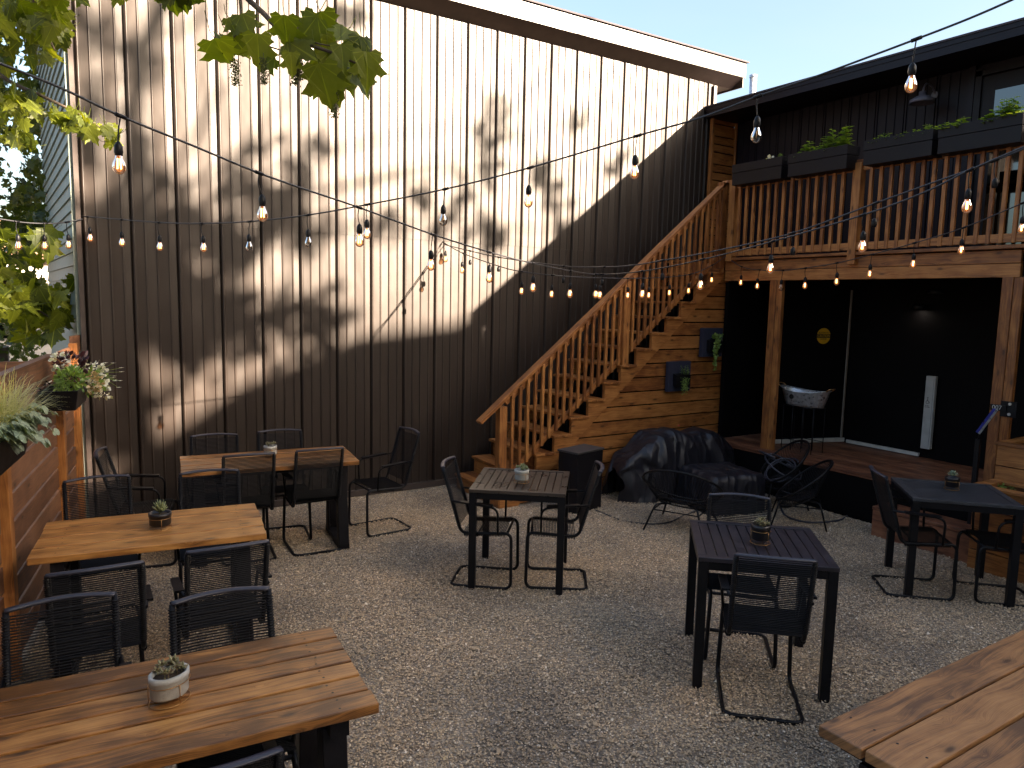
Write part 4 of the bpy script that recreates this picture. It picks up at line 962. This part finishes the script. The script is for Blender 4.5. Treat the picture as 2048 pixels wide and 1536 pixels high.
# ------------------------------------------------------------------ succulents
def pot(px, py, z, lab, col, d=.115, h=.07, plantlab='', kind='green', oval=1.0, rz=0):
    c = at(px, py, z=z + .002)
    t = thing('succulent_pot', lab, 'plant pot', c, rz, 'small succulent pots on the tables')
    r = d / 2; up = .02
    w = MB(); w.lathe([(0, up), (r * .86, up), (r * .94, up + .008), (r * .94, up + h * .72), (r, up + h * .76), (r, up + h), (r * .84, up + h), (r * .82, up + h * .7), (0, up + h * .7)], (0, 0, 0), 28, sy=oval); w.build('pot', col, t)
    w = MB(); w.lathe([(0, up + h * .85), (r * .5, up + h * .84), (r * .83, up + h * .8)], (0, 0, 0), 16, sy=oval); w.build('soil', M_SOIL, t)
    w = MB(); rr = r * 1.02
    w.tube([(rr * cos(q * .3307), rr * sin(q * .3307) * oval, .002) for q in range(19)], .0016, 5, closed=True); w.tube([(rr * cos(q * .3307), rr * sin(q * .3307) * oval, up + h * .6) for q in range(19)], .0014, 5, closed=True)
    for q in (.5, 2.6, 4.7): w.tube([(rr * cos(q), rr * sin(q) * oval, .002), (rr * cos(q), rr * sin(q) * oval, up + h * .6)], .0014, 5)
    for q in (.5, 2.6, 4.7): w.tube([(rr * cos(q), rr * sin(q) * oval, up - .003), (0, 0, up - .003)], .0014, 5)
    w.build('wire_stand', M_BRASS, t)
    p = thing('succulent', plantlab, 'succulent', c + Vector((0, 0, up + h * .84)), rz, 'succulents in the table pots'); w = MB()
    def thick(b, d_, L_, wd, mi=0):
        d_ = Vector(d_).normalized(); u = d_.orthogonal().normalized(); v = d_.cross(u); w.tube([b, b + d_ * L_ * .35, b + d_ * L_ * .7, b + d_ * L_], [wd * .35, wd, wd * .85, wd * .12], 6, mi=mi, flat=.4); 
        for q in range(len(w.r)): pass
    if kind == 'tall':
        for k in range(16):
            a = k * 2.4; el = .55 + .9 * (k / 16); thick(Vector((0, 0, .012)), (cos(a) * cos(el), sin(a) * cos(el), sin(el)), .05 + .03 * k / 16, .013)
        w.tube([(0, 0, -.01), (0, 0, .03)], .004, 5)
    elif kind == 'white':
        for k in range(22):
            a = k * 2.4; el = .3 + 1.1 * (k / 22); thick(Vector((0, 0, .02)), (cos(a) * cos(el), sin(a) * cos(el), sin(el)), .045, .006)
    else:
        for c_ in range(9):
            b = Vector((R.uniform(-1, 1) * r * .6, R.uniform(-1, 1) * r * .6, 0)); hh = R.uniform(.01, .035); w.tube([b, b + Vector((0, 0, hh))], .002, 4)
            for k in range(9):
                a = k * 2.4; el = .2 + 1.0 * (k / 9); thick(b + Vector((0, 0, hh)), (cos(a) * cos(el), sin(a) * cos(el), sin(el)), .022 * R.uniform(.8, 1.3), .006)
    w.r = [(abs(sin(i * .37)), .5) for i in range(len(w.r))]
    w.build('leaves', {'tall': M_SUCC, 'white': M_EUC, 'green': M_SUCC, 'red': M_SUCCRED}[kind], p); return t
M_DPOT = plain('dark_glazed_pot', (.012, .010, .012), .4)
pot(340, 1399, .74, 'pale concrete pot on the nearest wooden table', M_CONC, .13, .075, 'reddish-green succulent in the pale pot on the nearest wooden table', 'red', .8, .5)
pot(321, 1056, .74, 'dark pot with a wire stand on the wooden table beside the fence', M_DPOT, .12, .07, 'tall broad-leaved succulent on the wooden table beside the fence', 'tall')
pot(541, 913, .74, 'pale pot on the wooden table against the metal wall', M_CONC, .105, .07, 'dry brown succulent on the wooden table against the metal wall', 'red')
pot(1043, 964, .73, 'white pot on the brownish middle metal table', M_CONC, .108, .075, 'small green and red succulent on the middle metal table', 'green')
pot(1520, 1085, .73, 'dark pot on the metal table in the right foreground', M_DPOT, .105, .085, 'rosette succulent on the metal table in the right foreground', 'red')
pot(1903, 978, .73, 'dark pot on the table beside the wooden planters', M_DPOT, .10, .07, 'spiky silvery succulent on the table beside the wooden planters', 'white')

# ------------------------------------------------------------------ covered grill, covered table, black box
cg = thing('covered_grill', 'long grill hidden under a crumpled black cover by the slatted wall', 'grill', (5.72, 5.68, 0))
w = MB(); NX, NA = 110, 70; rs = np.random.RandomState(5)
def fold(u, a): return .022 * (1 - 2 * abs(sin(u * 14 + 1.2 * sin(a * 2)))) + .014 * (1 - 2 * abs(sin(a * 4 + u * 9))) + .010 * (1 - 2 * abs(sin(u * 31 + a * 3)))
base = len(w.v)
for i in range(NX + 1):
    u = i / NX; x = -.86 + 1.72 * u; endf = min(1, 3.6 * min(u, 1 - u) + .02) ** .45
    H = (.62 + .10 * math.exp(-((u - .38) / .20) ** 2) + .06 * math.exp(-((u - .78) / .12) ** 2)) * (.45 + .55 * endf); Wd = .25 * (.3 + .7 * endf)
    for j in range(NA + 1):
        a = pi * j / NA; e = .42
        cy_ = math.copysign(abs(cos(a)) ** e, cos(a)); sz_ = abs(sin(a)) ** .5
        fl = 1 + .25 * (1 - sz_)
        f = fold(u * 1.0, a) * (1.4 - sz_ * .8); w.v.append((x + .03 * sin(a * 4 + u * 9), -cy_ * Wd * fl + f, max(0, H * sz_ + f * .8 - .01) if 0 < j < NA else 0.0))
for i in range(NX):
    for j in range(NA):
        q = base + i * (NA + 1) + j; w.face((q, q + NA + 1, q + NA + 2, q + 1), smooth=True)
w.build('cover', M_TARP, cg)
w = MB(); w.box((0, 0, .24), (1.3, .28, .44)); w.build('body', M_BLACK, cg)
w = MB(); w.lathe([(0, .006), (.012, .004), (.014, 0)], (0.02, -.02, .725), 10); w.build('red_knob', plain('red_knob', (.5, .03, .03), .5), cg)
ct = thing('covered_low_table', 'low square table under a black cover littered with petals', 'table', (5.68, 4.98, 0), rad(-12))
w = MB(); n = 28; base = 0
def drape(x, y_):
    e = max(abs(x), abs(y_)) / .30
    if e <= 1: return (x, y_, .385 + .004 * sin(x * 30) * cos(y_ * 26))
    k = (e - 1) / .45; ang = math.atan2(y_, x); s = (1 + .05 * k + .03 * k * sin(ang * 9)) / e
    return (x * s, y_ * s, .38 - .375 * k)
for i in range(n + 1):
    for j in range(n + 1):
        x = (-1 + 2 * i / n) * .435; y_ = (-1 + 2 * j / n) * .435; w.v.append(drape(x, y_))
for i in range(n):
    for j in range(n):
        q = i * (n + 1) + j; w.face((q, q + n + 1, q + n + 2, q + 1), smooth=True)
w.build('cover', M_TARP, ct)
w = MB()
for _ in range(60):
    p = Vector((R.gauss(0, .13), R.gauss(0, .13), .392)); p.x = max(-.27, min(.27, p.x)); p.y = max(-.27, min(.27, p.y)); a = R.random() * 6; s = R.uniform(.003, .008)
    w.poly([p + Vector((s * cos(a + q), s * sin(a + q) * .6, 0)) for q in (0, 1.6, 3.1, 4.7)])
w.build('petals', plain('fallen_petals', (.45, .30, .2), .8), ct)
bb = thing('black_box', 'black rectangular box standing beside the stairs', 'box', (4.36, 5.60, 0), rad(14))
w = MB(); w.box((0, 0, .295), (.40, .24, .59)); w.build('body', M_DECKPAINT, bb, bevel=.006)
w = MB(); w.box((0, 0, .60), (.42, .26, .018)); w.build('lid', plain('grey_lid', (.05, .045, .045), .55), bb, bevel=.003)  # lid a lighter grey than the body

# ------------------------------------------------------------------ string lights
def string_lights(label, segs, joints, dark=(), unlit=(), skip=(), rcable=.0048):
    """segs: list of (planA, planB, [(px,py)...]) - the cable hangs in the vertical plane through planA and planB"""
    t = thing('string_lights', label, 'string lights', segs[0][0] if len(segs[0][0]) == 3 else (*segs[0][0], 2.5), 0, 'festoon strings over the patio')
    o = Vector(t.location); poly = []; pxs = []
    for A, B, pts in segs:
        ax, ay = A[0], A[1]; bx, by = B[0] - ax, B[1] - ay
        for px, py in pts:
            r = ray(px, py); det = r.x * (-by) + bx * r.y
            k = (ax * (-by) + bx * ay) / det
            poly.append(Vector((0, 0, CH)) + r * k); pxs.append(px)
    P = catmull(poly, 6); w = MB(); w.tube([p - o for p in P], rcable, 6); w.build('cable', M_DARKHOSE, t)
    def find(px):
        best = None
        for i in range(len(P) - 1):
            def prj(p): v = M3.transposed() @ (p - Vector((0, 0, CH))); return v.x / v.z * FPX + CX
            a, b = prj(P[i]), prj(P[i + 1])
            if (a - px) * (b - px) <= 0 and abs(a - b) > 1e-6: return P[i].lerp(P[i + 1], (px - a) / (b - a)), (P[i + 1] - P[i]).normalized()
        return None, None
    for px in joints:
        c, d = find(px)
        if c is None: continue
        c = c - o; sw_ = Vector((R.uniform(-.012, .012), R.uniform(-.012, .012), 0)); drop = R.uniform(.085, .10); e = c + Vector((0, 0, -drop)) + sw_
        w = MB(); w.tube([c - d * .02, c + d * .02], rcable * 1.7, 6); w.tube(catmull([c, c + Vector((-.006, 0, -drop * .5)) + sw_ * .2, e], 4), .0028, 6)
        w.lathe([(.004, .006), (.011, -.002), (.015, -.012), (.016, -.034), (.014, -.040), (.0135, -.046), (0, -.046)], e, 12)
        so = w.build('socket', M_BLACK, t)
        if px in dark: continue
        w = MB(); b0 = e + Vector((0, 0, -.044))
        w.lathe([(.0115, 0), (.013, -.010), (.020, -.026), (.0235, -.040), (.022, -.054), (.014, -.065), (.005, -.069), (0, -.0695)], b0, 16, mi=0)
        if px not in unlit:
            for s_ in (-1, 1): w.tube([b0 + Vector((.0045 * s_, 0, -.012)), b0 + Vector((.006 * s_, .001, -.05))], .0032, 5, mi=1)
        else: w.tube([b0 + Vector((0, 0, -.012)), b0 + Vector((0, 0, -.05))], .0025, 5, mi=2)
        w.build('bulb', [M_BULB if px in unlit else M_BULBLIT, M_FIL, M_BRASS], so)
    return t
def gd(px, py, d): p = at(px, py, d=d); return (p.x, p.y)
VA = gd(1200, 549, 6.1)
string_lights('festoon string with the large bulb at upper left, dipping towards the stairs and rising right',
    [(gd(-60, 105, 2.3), VA, [(-60, 105), (0, 127), (120, 175), (241, 232), (380, 289), (518, 346), (620, 382), (718, 415), (866, 469), (978, 504), (1067, 527), (1142, 542)]),
     (VA, gd(2100, 280, 3.3), [(1200, 549), (1289, 542), (1405, 519), (1545, 483), (1726, 430), (1850, 384), (1940, 340), (2100, 272)])],
    [241, 518, 718, 866, 978, 1067, 1142, 1193, 1204, 1283, 1405, 1545, 1726, 1940])
string_lights('festoon string from the left wall corner up to the top right edge of the view',
    [((.27, 6.97), gd(2100, -35, 2.75), [(160, 432), (205, 436), (317, 445), (403, 447), (500, 443), (616, 430), (735, 409), (891, 378), (1061, 335), (1273, 272), (1400, 236), (1515, 193), (1640, 150), (1833, 78), (1960, 28), (2100, -35)])],
    [176, 243, 317, 403, 500, 616, 735, 891, 1061, 1275, 1516, 1833], unlit=(1516, 891, 616, 500))
string_lights('short festoon string leaving the left wall corner behind the leaves',
    [((.2, 6.95), gd(-60, 430, 5.2), [(165, 438), (120, 446), (60, 446), (0, 438), (-60, 428)])], [33, 90, 134])
D0 = (3.535, 6.99); VD = gd(1300, 556, 6.6)
string_lights('thin festoon string fixed mid-wall and sweeping across the stairs',
    [(D0, (3.60, 5.30), [(885, 484), (927, 507), (1000, 533), (1043, 543)]), ((3.60, 5.30), (6.62, 5.85), [(1110, 551), (1200, 556), (1300, 556), (1379, 549), (1425, 530), (1452, 512)])],
    [889, 927, 1043, 1106, 1256, 1299, 1338, 1379, 1425])
string_lights('festoon string along the front of the deck beam at right',
    [((6.62, 5.80), gd(2100, 380, 4.9), [(1452, 512), (1482, 533), (1519, 540), (1565, 541), (1611, 536), (1674, 526), (1744, 509), (1829, 486), (1928, 455), (2048, 405), (2100, 383)])],
    [1483, 1519, 1566, 1611, 1674, 1744, 1829, 1928, 2047], unlit=(1566,))
VE = gd(1230, 532, 6.8)
string_lights('festoon string of empty sockets running above the lit one',
    [((3.56, 6.99), (3.80, 4.25), [(888, 489), (937, 501), (1000, 515), (1127, 532), (1210, 534)]), ((3.80, 4.25), gd(2100, 270, 3.7), [(1262, 531), (1320, 522), (1430, 502), (1583, 467), (1755, 405), (1850, 371), (1990, 321), (2100, 276)])],
    [940, 997, 1127, 1208, 1325, 1585, 1752, 1990], dark=(940, 997, 1127, 1208, 1325, 1585, 1752, 1990))

# ------------------------------------------------------------------ trees
def branch(w, pts, r0, r1, n=7, mi=0):
    P = catmull(pts, 6); m = len(P); w.tube(P, [r0 + (r1 - r0) * k / (m - 1) for k in range(m)], n, mi=mi)
    return P
def maple_at(w, px, py, d, sz, mi=0, face=.6, down=.7):
    p = at(px, py, d=d); tocam = (Vector((0, 0, CH)) - p).normalized(); size = sz / FPX * d
    n_ = (tocam * face + rvec(.75) + Vector((0, 0, .35))).normalized(); dd = (rvec(.7) + Vector((0, 0, -down))).normalized()
    p = p - dd * size * .5; w.tube([p, p - dd * size * .25 + rvec(size * .06), p - dd * size * .5 + Vector((0, 0, size * .15))], .0012, 3, cap=False); leaf(w, p, dd, n_, size, 'maple', R.uniform(.0, .35), R.uniform(.0, .35), mi); return p
mt = thing('maple_tree', 'large green maple at the left whose lit branches hang over the fence and patio', 'tree', (-1.9, 4.6, 0))
w = MB(); o = Vector(mt.location)
branch(w, [(0, 0, 0), (.05, .02, 1.4), (-.05, .1, 2.8), (.1, 0, 4.2), (.3, -.2, 6.0)], .17, .05, 10)
L1 = [at(-120, 40, d=3.4) - o, at(0, 150, d=3.3) - o, at(90, 195, d=3.25) - o, at(170, 235, d=3.2) - o, at(240, 285, d=3.15) - o]
branch(w, [Vector((-.02, .05, 2.5)), Vector((.3, -.3, 3.1))] + L1, .018, .002)
branch(w, [Vector((0, 0, 3.6)), at(-60, -80, d=3.4) - o, at(60, 10, d=3.3) - o, at(110, 100, d=3.2) - o], .02, .003)
branch(w, [Vector((0, .05, 1.7)), Vector((.5, .6, 1.9)), at(-20, 560, d=6.0) - o, at(60, 610, d=6.1) - o, at(140, 660, d=6.2) - o], .03, .004)
BR = [Vector((.1, 0, 4.2)), Vector((1.1, -1.4, 4.2)), at(380, -150, d=2.3) - o, at(480, -20, d=2.15) - o, at(530, 30, d=2.1) - o, at(575, 75, d=2.05) - o, at(650, 100, d=2.0) - o, at(720, 130, d=2.0) - o]
branch(w, BR, .014, .003)
branch(w, [at(470, -60, d=2.15) - o, at(481, 0, d=2.1) - o, at(487, 55, d=2.08) - o, at(520, 85, d=2.05) - o, at(560, 100, d=2.05) - o], .006, .002)
branch(w, [at(487, 55, d=2.08) - o, at(465, 78, d=2.08) - o, at(460, 100, d=2.08) - o], .003, .0015)
branch(w, [at(560, 60, d=2.05) - o, at(640, 88, d=2.0) - o, at(700, 92, d=2.0) - o], .003, .0012)
w.build('trunk', M_BARK, mt)
w = MB()
# hanging sprig in the upper middle: explicit leaves (pixel, size)
for px, py, sz in [(452, 112, 105), (735, 150, 90), (725, 110, 80), (655, 185, 110), (500, 60, 75), (480, 90, 70), (570, 75, 85), (610, 60, 85), (650, 70, 90), (520, 110, 85), (600, 105, 90), (640, 110, 85), (690, 75, 80), (705, 110, 75),
                   (660, 140, 90), (700, 150, 95), (720, 165, 80), (640, 165, 105), (670, 175, 90), (535, 125, 60), (585, 130, 60), (470, 60, 50), (440, 90, 50), (680, 115, 70)]:
    maple_at(w, px + R.uniform(-6, 6), py + R.uniform(-8, 2), R.uniform(1.95, 2.12), sz * .86, face=1.5, down=.9)
for px, py, sz in [(345, 5, 85), (365, -5, 80), (325, -5, 50), (225, -8, 40), (165, -2, 40), (255, -10, 35)]: maple_at(w, px, py, 2.2, sz, face=1.2)
def cluster(n, gen, d0, d1, s0, s1, **k):
    for _ in range(n):
        px, py = gen(); maple_at(w, px, py, R.uniform(d0, d1), R.uniform(s0, s1), **k)
cluster(110, lambda: (R.uniform(-90, 128) * 1.0, R.uniform(-70, 70)), 3.0, 3.8, 36, 58)
cluster(22, lambda: (R.uniform(60, 118), R.uniform(60, 130)), 3.0, 3.4, 30, 48)
cluster(36, lambda: (R.uniform(-60, 40), R.uniform(60, 145)), 3.2, 3.9, 28, 45)
def arc():
    t = R.random(); px = -40 + 275 * t; return px + R.uniform(-12, 8), 172 + 105 * t ** 1.25 + R.uniform(-8, 34 * (1 - .5 * t))
cluster(70, arc, 3.05, 3.35, 26, 42)
cluster(45, lambda: (R.uniform(-40, 60), R.uniform(200, 300)), 3.3, 4.0, 24, 40)
cluster(70, lambda: (R.uniform(-50, 100), R.uniform(470, 640)), 5.6, 6.6, 32, 56)
cluster(50, lambda: (R.uniform(30, 150), 600 + R.uniform(-30, 90)), 5.9, 6.6, 34, 52)
w.build('leaves', M_LEAF, mt)
for px, py in ((470, 130), (527, 128), (590, 130), (668, 195), (600, 118)):
    w = MB(); p = at(px, py, d=2.02) - o
    for _ in range(260):
        t_ = R.random(); q = p + Vector((R.gauss(0, .006), R.gauss(0, .006), .015 - .07 * t_)) ; w.lathe([(0, .0022), (.0022, 0), (0, -.0022)], q + o, 5)
    w.tube([p + o + Vector((0, 0, .03)), p + o + Vector((0, 0, -.05))], .001, 4); w.build('seed_cluster', M_SEED, mt)
for c in list(mt.children):
    if c.name.startswith(('leaves', 'seed')): c.matrix_parent_inverse = Matrix.Translation(-o)

# small-leaved tree far behind the fence
def far_tree(label, x, y_, h, nl, px0, px1, py0, py1, d0, d1):
    t = thing('broadleaf_tree', label, 'tree', (x, y_, 0)); o = Vector((x, y_, 0)); w = MB()
    branch(w, [(0, 0, 0), (.1, 0, h * .3), (-.1, .1, h * .6), (.1, 0, h)], .16, .03, 8)
    for k in range(14):
        z0 = h * R.uniform(.25, .9); a = R.uniform(0, 6.3); l = R.uniform(.8, 2.0); branch(w, [(0, 0, z0), (cos(a) * l * .5, sin(a) * l * .5, z0 + l * .3), (cos(a) * l, sin(a) * l, z0 + l * .35)], .03, .006, 5)
    w.build('trunk', M_BARK, t); w = MB(); cl = [(R.uniform(px0, px1), R.uniform(py0, py1), R.uniform(d0, d1)) for _ in range(34)]
    for _ in range(nl):
        cx_, cy_, cd = R.choice(cl); p = at(cx_ + R.gauss(0, 15), cy_ + R.gauss(0, 14), d=cd + R.gauss(0, .4)) - o
        leaf(w, p, rvec() + Vector((0, 0, -.4)), rvec() + Vector((0, 0, .6)), R.uniform(.07, .13), 'maple', .15, .2)
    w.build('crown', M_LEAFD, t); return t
far_tree('dark small-leaved tree with sky showing through, beyond the fence', -2.1, 9.6, 5.0, 2600, -120, 88, 90, 520, 8.5, 10.5)
far_tree('shaded tree low behind the maple leaves at the left edge', -3.0, 13.5, 3.6, 1500, -100, 60, 480, 740, 10.5, 13)

# unseen tree added behind the viewpoint, crown shaped to dapple the wall
EL = math.atan(.788 * sin(rad(30))); AZ = rad(30)
S = Vector((sin(AZ) * cos(EL), -cos(AZ) * cos(EL), sin(EL)))
stree = thing('unseen_maple', 'unseen maple added beyond the patio, crown shaped to throw dappled shade on the wall', 'tree', (9.4, -8.2, 0)); o = Vector(stree.location)
w = MB()
branch(w, [(0, 0, 0), (.1, .1, 3), (-.1, .4, 5.5), (-.6, .8, 9.0)], .28, .10, 10)
blobs = [(150, 270, 40), (180, 430, 45), (170, 540, 70), (215, 590, 75), (190, 680, 65), (235, 500, 60), (270, 600, 60), (200, 780, 55), (210, 860, 50),
         (290, 345, 38), (330, 480, 62), (380, 600, 62), (440, 640, 55), (300, 440, 50), (480, 610, 48), (560, 650, 42), (625, 642, 50), (660, 650, 30), (500, 390, 55), (560, 400, 50), (610, 470, 38), (530, 450, 40),
         (470, 500, 36), (920, 395, 40), (885, 440, 30), (975, 470, 32), (1000, 235, 38), (965, 300, 26), (1105, 385, 34), (1080, 330, 22), (1140, 460, 32), (1150, 250, 26), (250, 120, 34), (195, 70, 34), (760, 460, 26), (830, 400, 20), (700, 40, 26),
         (1190, 500, 30), (620, 300, 22), (1230, 330, 22), (400, 690, 50), (330, 650, 50)]
lv = MB()
hub = Vector((8.8, -7.4, 9.0)) - o
for px, py, rp in blobs:  # leaf clumps set sunward of each wanted shadow blotch on the wall
    P = at(px, py, y=YW); D = R.uniform(16.0, 18.5); c = P + S * D; rr = rp / FPX * 8.0
    n_ = int(rp * rp * (.011 if py < 470 else .020)) + 6
    for _ in range(n_):
        v = rvec(); v = v.normalized() * R.random() ** .7 * rr * 1.5
        leaf(lv, c + v + S * R.uniform(-.5, .5), rvec(), rvec() + S * .6, R.uniform(.13, .2), 'maple', .1, .1)
    if R.random() < .5: branch(w, [hub, (hub + c - o) / 2 + rvec(.2), c - o], .035, .008, 5)
for (px, py, d), rr, n_ in (((20, 0, 3.4), .75, 130), ((560, 90, 2.05), .30, 40)):  # extra clumps added to shade the near maple's leaves
    c = at(px, py, d=d) + S * 12
    for _ in range(n_):
        v = rvec(); v = v.normalized() * R.random() ** .5 * rr; leaf(lv, c + v, rvec(), rvec() + S, R.uniform(.16, .24), 'maple', .1, .1)
# long limbs whose shadows cross the wall diagonally
for (xa, ya), (xb, yb), r_ in (((345, -40), (255, 330), .09), ((255, 330), (180, 620), .07), ((440, 170), (290, 400), .035), ((330, 80), (560, -40), .03), ((520, 250), (420, 420), .03), ((1180, -30), (1010, 240), .03), ((1010, 240), (900, 430), .022), ((1010, 240), (1130, 420), .018), ((180, 620), (200, 950), .05)):
    a_ = at(xa, ya, y=YW) + S * 16.5 - o; b_ = at(xb, yb, y=YW) + S * 16.5 - o; branch(w, [a_, (a_ + b_) / 2 + rvec(.08), b_], r_, r_ * .75, 6)
w.build('trunk', M_BARK, stree)
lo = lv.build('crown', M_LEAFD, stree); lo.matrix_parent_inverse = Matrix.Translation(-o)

def big_tree(label, x, y_, h, crowns, n):  # for unseen trees added to darken the ambient light
    t = thing('unseen_tree', label, 'tree', (x, y_, 0)); o_ = Vector((x, y_, 0)); w = MB()
    branch(w, [(0, 0, 0), (.1, .1, h * .35), (0, .2, h * .7)], .35, .15, 10)
    for c, r_ in crowns: branch(w, [(0, .1, h * .45), ((Vector(c) - o_) / 2) + Vector((0, 0, h * .3)), Vector(c) - o_], .12, .03, 6)
    w.build('trunk', M_BARK, t); w = MB()
    for c, r_ in crowns:
        for _ in range(n):
            v = rvec().normalized() * R.random() ** .4 * r_; leaf(w, Vector(c) - o_ + v, rvec(), rvec() + Vector((0, 0, .8)), R.uniform(.35, .6), 'maple', .1, .2)
    w.build('crown', M_LEAFD, t); return t
big_tree('broad unseen tree added left behind the viewpoint to hold back sky light', -6.5, -3.0, 8, [((-6, -3, 7), 3.2), ((-4.5, -6.5, 8.5), 3.0), ((-7.5, 1.0, 6.5), 2.6), ((-2.5, -4.0, 10.5), 2.6)], 420)
big_tree('tall unseen tree added behind the viewpoint to hold back sky light from above', 1.5, -9.5, 14, [((1.5, -8, 14.5), 3.2), ((5.0, -8.5, 16.0), 3.0), ((2.5, -4.5, 13.5), 2.6), ((-1.5, -9.5, 12.5), 3.0)], 420)
# unseen house added behind the viewpoint, its outline cut to shade the patio
nh = thing('unseen_house', 'unseen house added behind the patio, its roofline shaped to shade it', 'house', (16, -14, 0))
sil = [(-9, 0), (-9, 9.6), (6.0, 9.9), (9.5, 10.2), (11.40, 10.35), (11.75, 9.4), (12.3, 9.8), (13.0, 10.25), (14.1, 10.68), (15.2, 10.8), (15.6, 10.98), (15.66, 10.6), (34, 10.6), (34, 0)]  # roofline follows the wanted shadow edge on the metal wall
w = MB(); w.prism([(x - 16, z) for x, z in sil], lambda p: (p[0], .9, p[1]), lambda p: (p[0], -4, p[1])); w.build('wall', plain('dark_brick', (.10, .06, .045), .9), nh)  # wall kept dark so little light bounces back
w = MB()
for i in range(1, len(sil) - 2): w.bar((sil[i][0] - 16, -1.5, sil[i][1] + .02), (sil[i + 1][0] - 16, -1.5, sil[i + 1][1] + .02), 5.2, .05)
w.build('roof', M_ROOFRED, nh)
# pale house far behind the fence at the left
ph = thing('pale_house', 'pale house with an orange-brown roof glimpsed through leaves beyond the fence', 'house', (-2.2, 21, 0))
w = MB(); w.box((0, 0, 1.35), (6.0, 4, 2.7)); w.build('wall', M_PALESID, ph)
w = MB(); w.prism([(-3.3, 2.7), (3.3, 2.7), (2.6, 3.5), (-2.6, 3.5)], lambda p: (p[0], -2.3, p[1]), lambda p: (p[0], 2.3, p[1])); w.build('roof', M_ROOFRED, ph)
w = MB(); w.box((1.3, -2.01, 1.5), (.8, .04, 1.0)); w.build('window', M_WIN, ph)
hd = thing('dark_hedge', 'dark hedge standing low behind the fence', 'hedge', (-1.6, 11.5, 0)); w = MB()
for _ in range(1800):
    p = Vector((R.uniform(-2.2, 1.2), R.uniform(-.4, .4), R.uniform(0, 1.45))); leaf(w, p, rvec(), rvec(), R.uniform(.08, .14), 'oval')
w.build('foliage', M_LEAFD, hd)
w = MB(); w.box((-.5, .1, .65), (3.2, .4, 1.3)); w.build('stems', M_BARK, hd)

# ------------------------------------------------------------------ sky, sun, camera
wd_ = bpy.data.worlds.new('World'); sc.world = wd_; wd_.use_nodes = True; nt = wd_.node_tree
bg = nt.nodes['Background']; sky = nt.nodes.new('ShaderNodeTexSky'); sky.sky_type = 'NISHITA'; sky.sun_disc = False
sky.sun_elevation = EL; sky.sun_rotation = math.atan2(S.x, S.y); sky.air_density = 1.1; sky.dust_density = 4.5; sky.ozone_density = 1.1
_tc = N(nt, 'ShaderNodeTexCoord'); _mp = N(nt, 'ShaderNodeMapping'); _mp.inputs['Scale'].default_value = (1.5, 1.5, 6.0); nt.links.new(_tc.outputs['Generated'], _mp.inputs[0])
_cn = N(nt, 'ShaderNodeTexNoise', Scale=1.6, Detail=6.0, Distortion=.6); nt.links.new(_mp.outputs[0], _cn.inputs['Vector'])
_cf = math_(nt, 'MULTIPLY', ramp(nt, [(.42, (0, 0, 0)), (.75, (1, 1, 1))], _cn.outputs['Fac']).outputs[0], .15)
nt.links.new(mixc(nt, _cf, sky.outputs[0], (2.1, 2.2, 2.25)), bg.inputs['Color']); bg.inputs['Strength'].default_value = .05
sl = bpy.data.lights.new('sun', 'SUN'); sl.energy = 5.0; sl.angle = rad(.55); sl.color = (1.0, .80, .60)
so = bpy.data.objects.new('sun', sl); COL.objects.link(so); so.rotation_euler = (-S).to_track_quat('-Z', 'Y').to_euler(); so.location = (10, -14, 14)
cam = bpy.data.cameras.new('camera'); co = bpy.data.objects.new('camera', cam); COL.objects.link(co)
cam.sensor_width = 36; cam.lens = FPX / 2048 * 36; cam.clip_end = 500; cam.clip_start = .05
r3m = Matrix((M3 @ Vector((1, 0, 0)), M3 @ Vector((0, -1, 0)), M3 @ Vector((0, 0, -1)))).transposed()
co.matrix_world = Matrix.Translation((0, 0, CH)) @ r3m.to_4x4(); sc.camera = co
sc.view_settings.view_transform = 'Standard'; sc.view_settings.look = 'None'; sc.view_settings.exposure = 3.2; sc.view_settings.gamma = 1
sc.cycles.max_bounces = 6; sc.cycles.transparent_max_bounces = 12
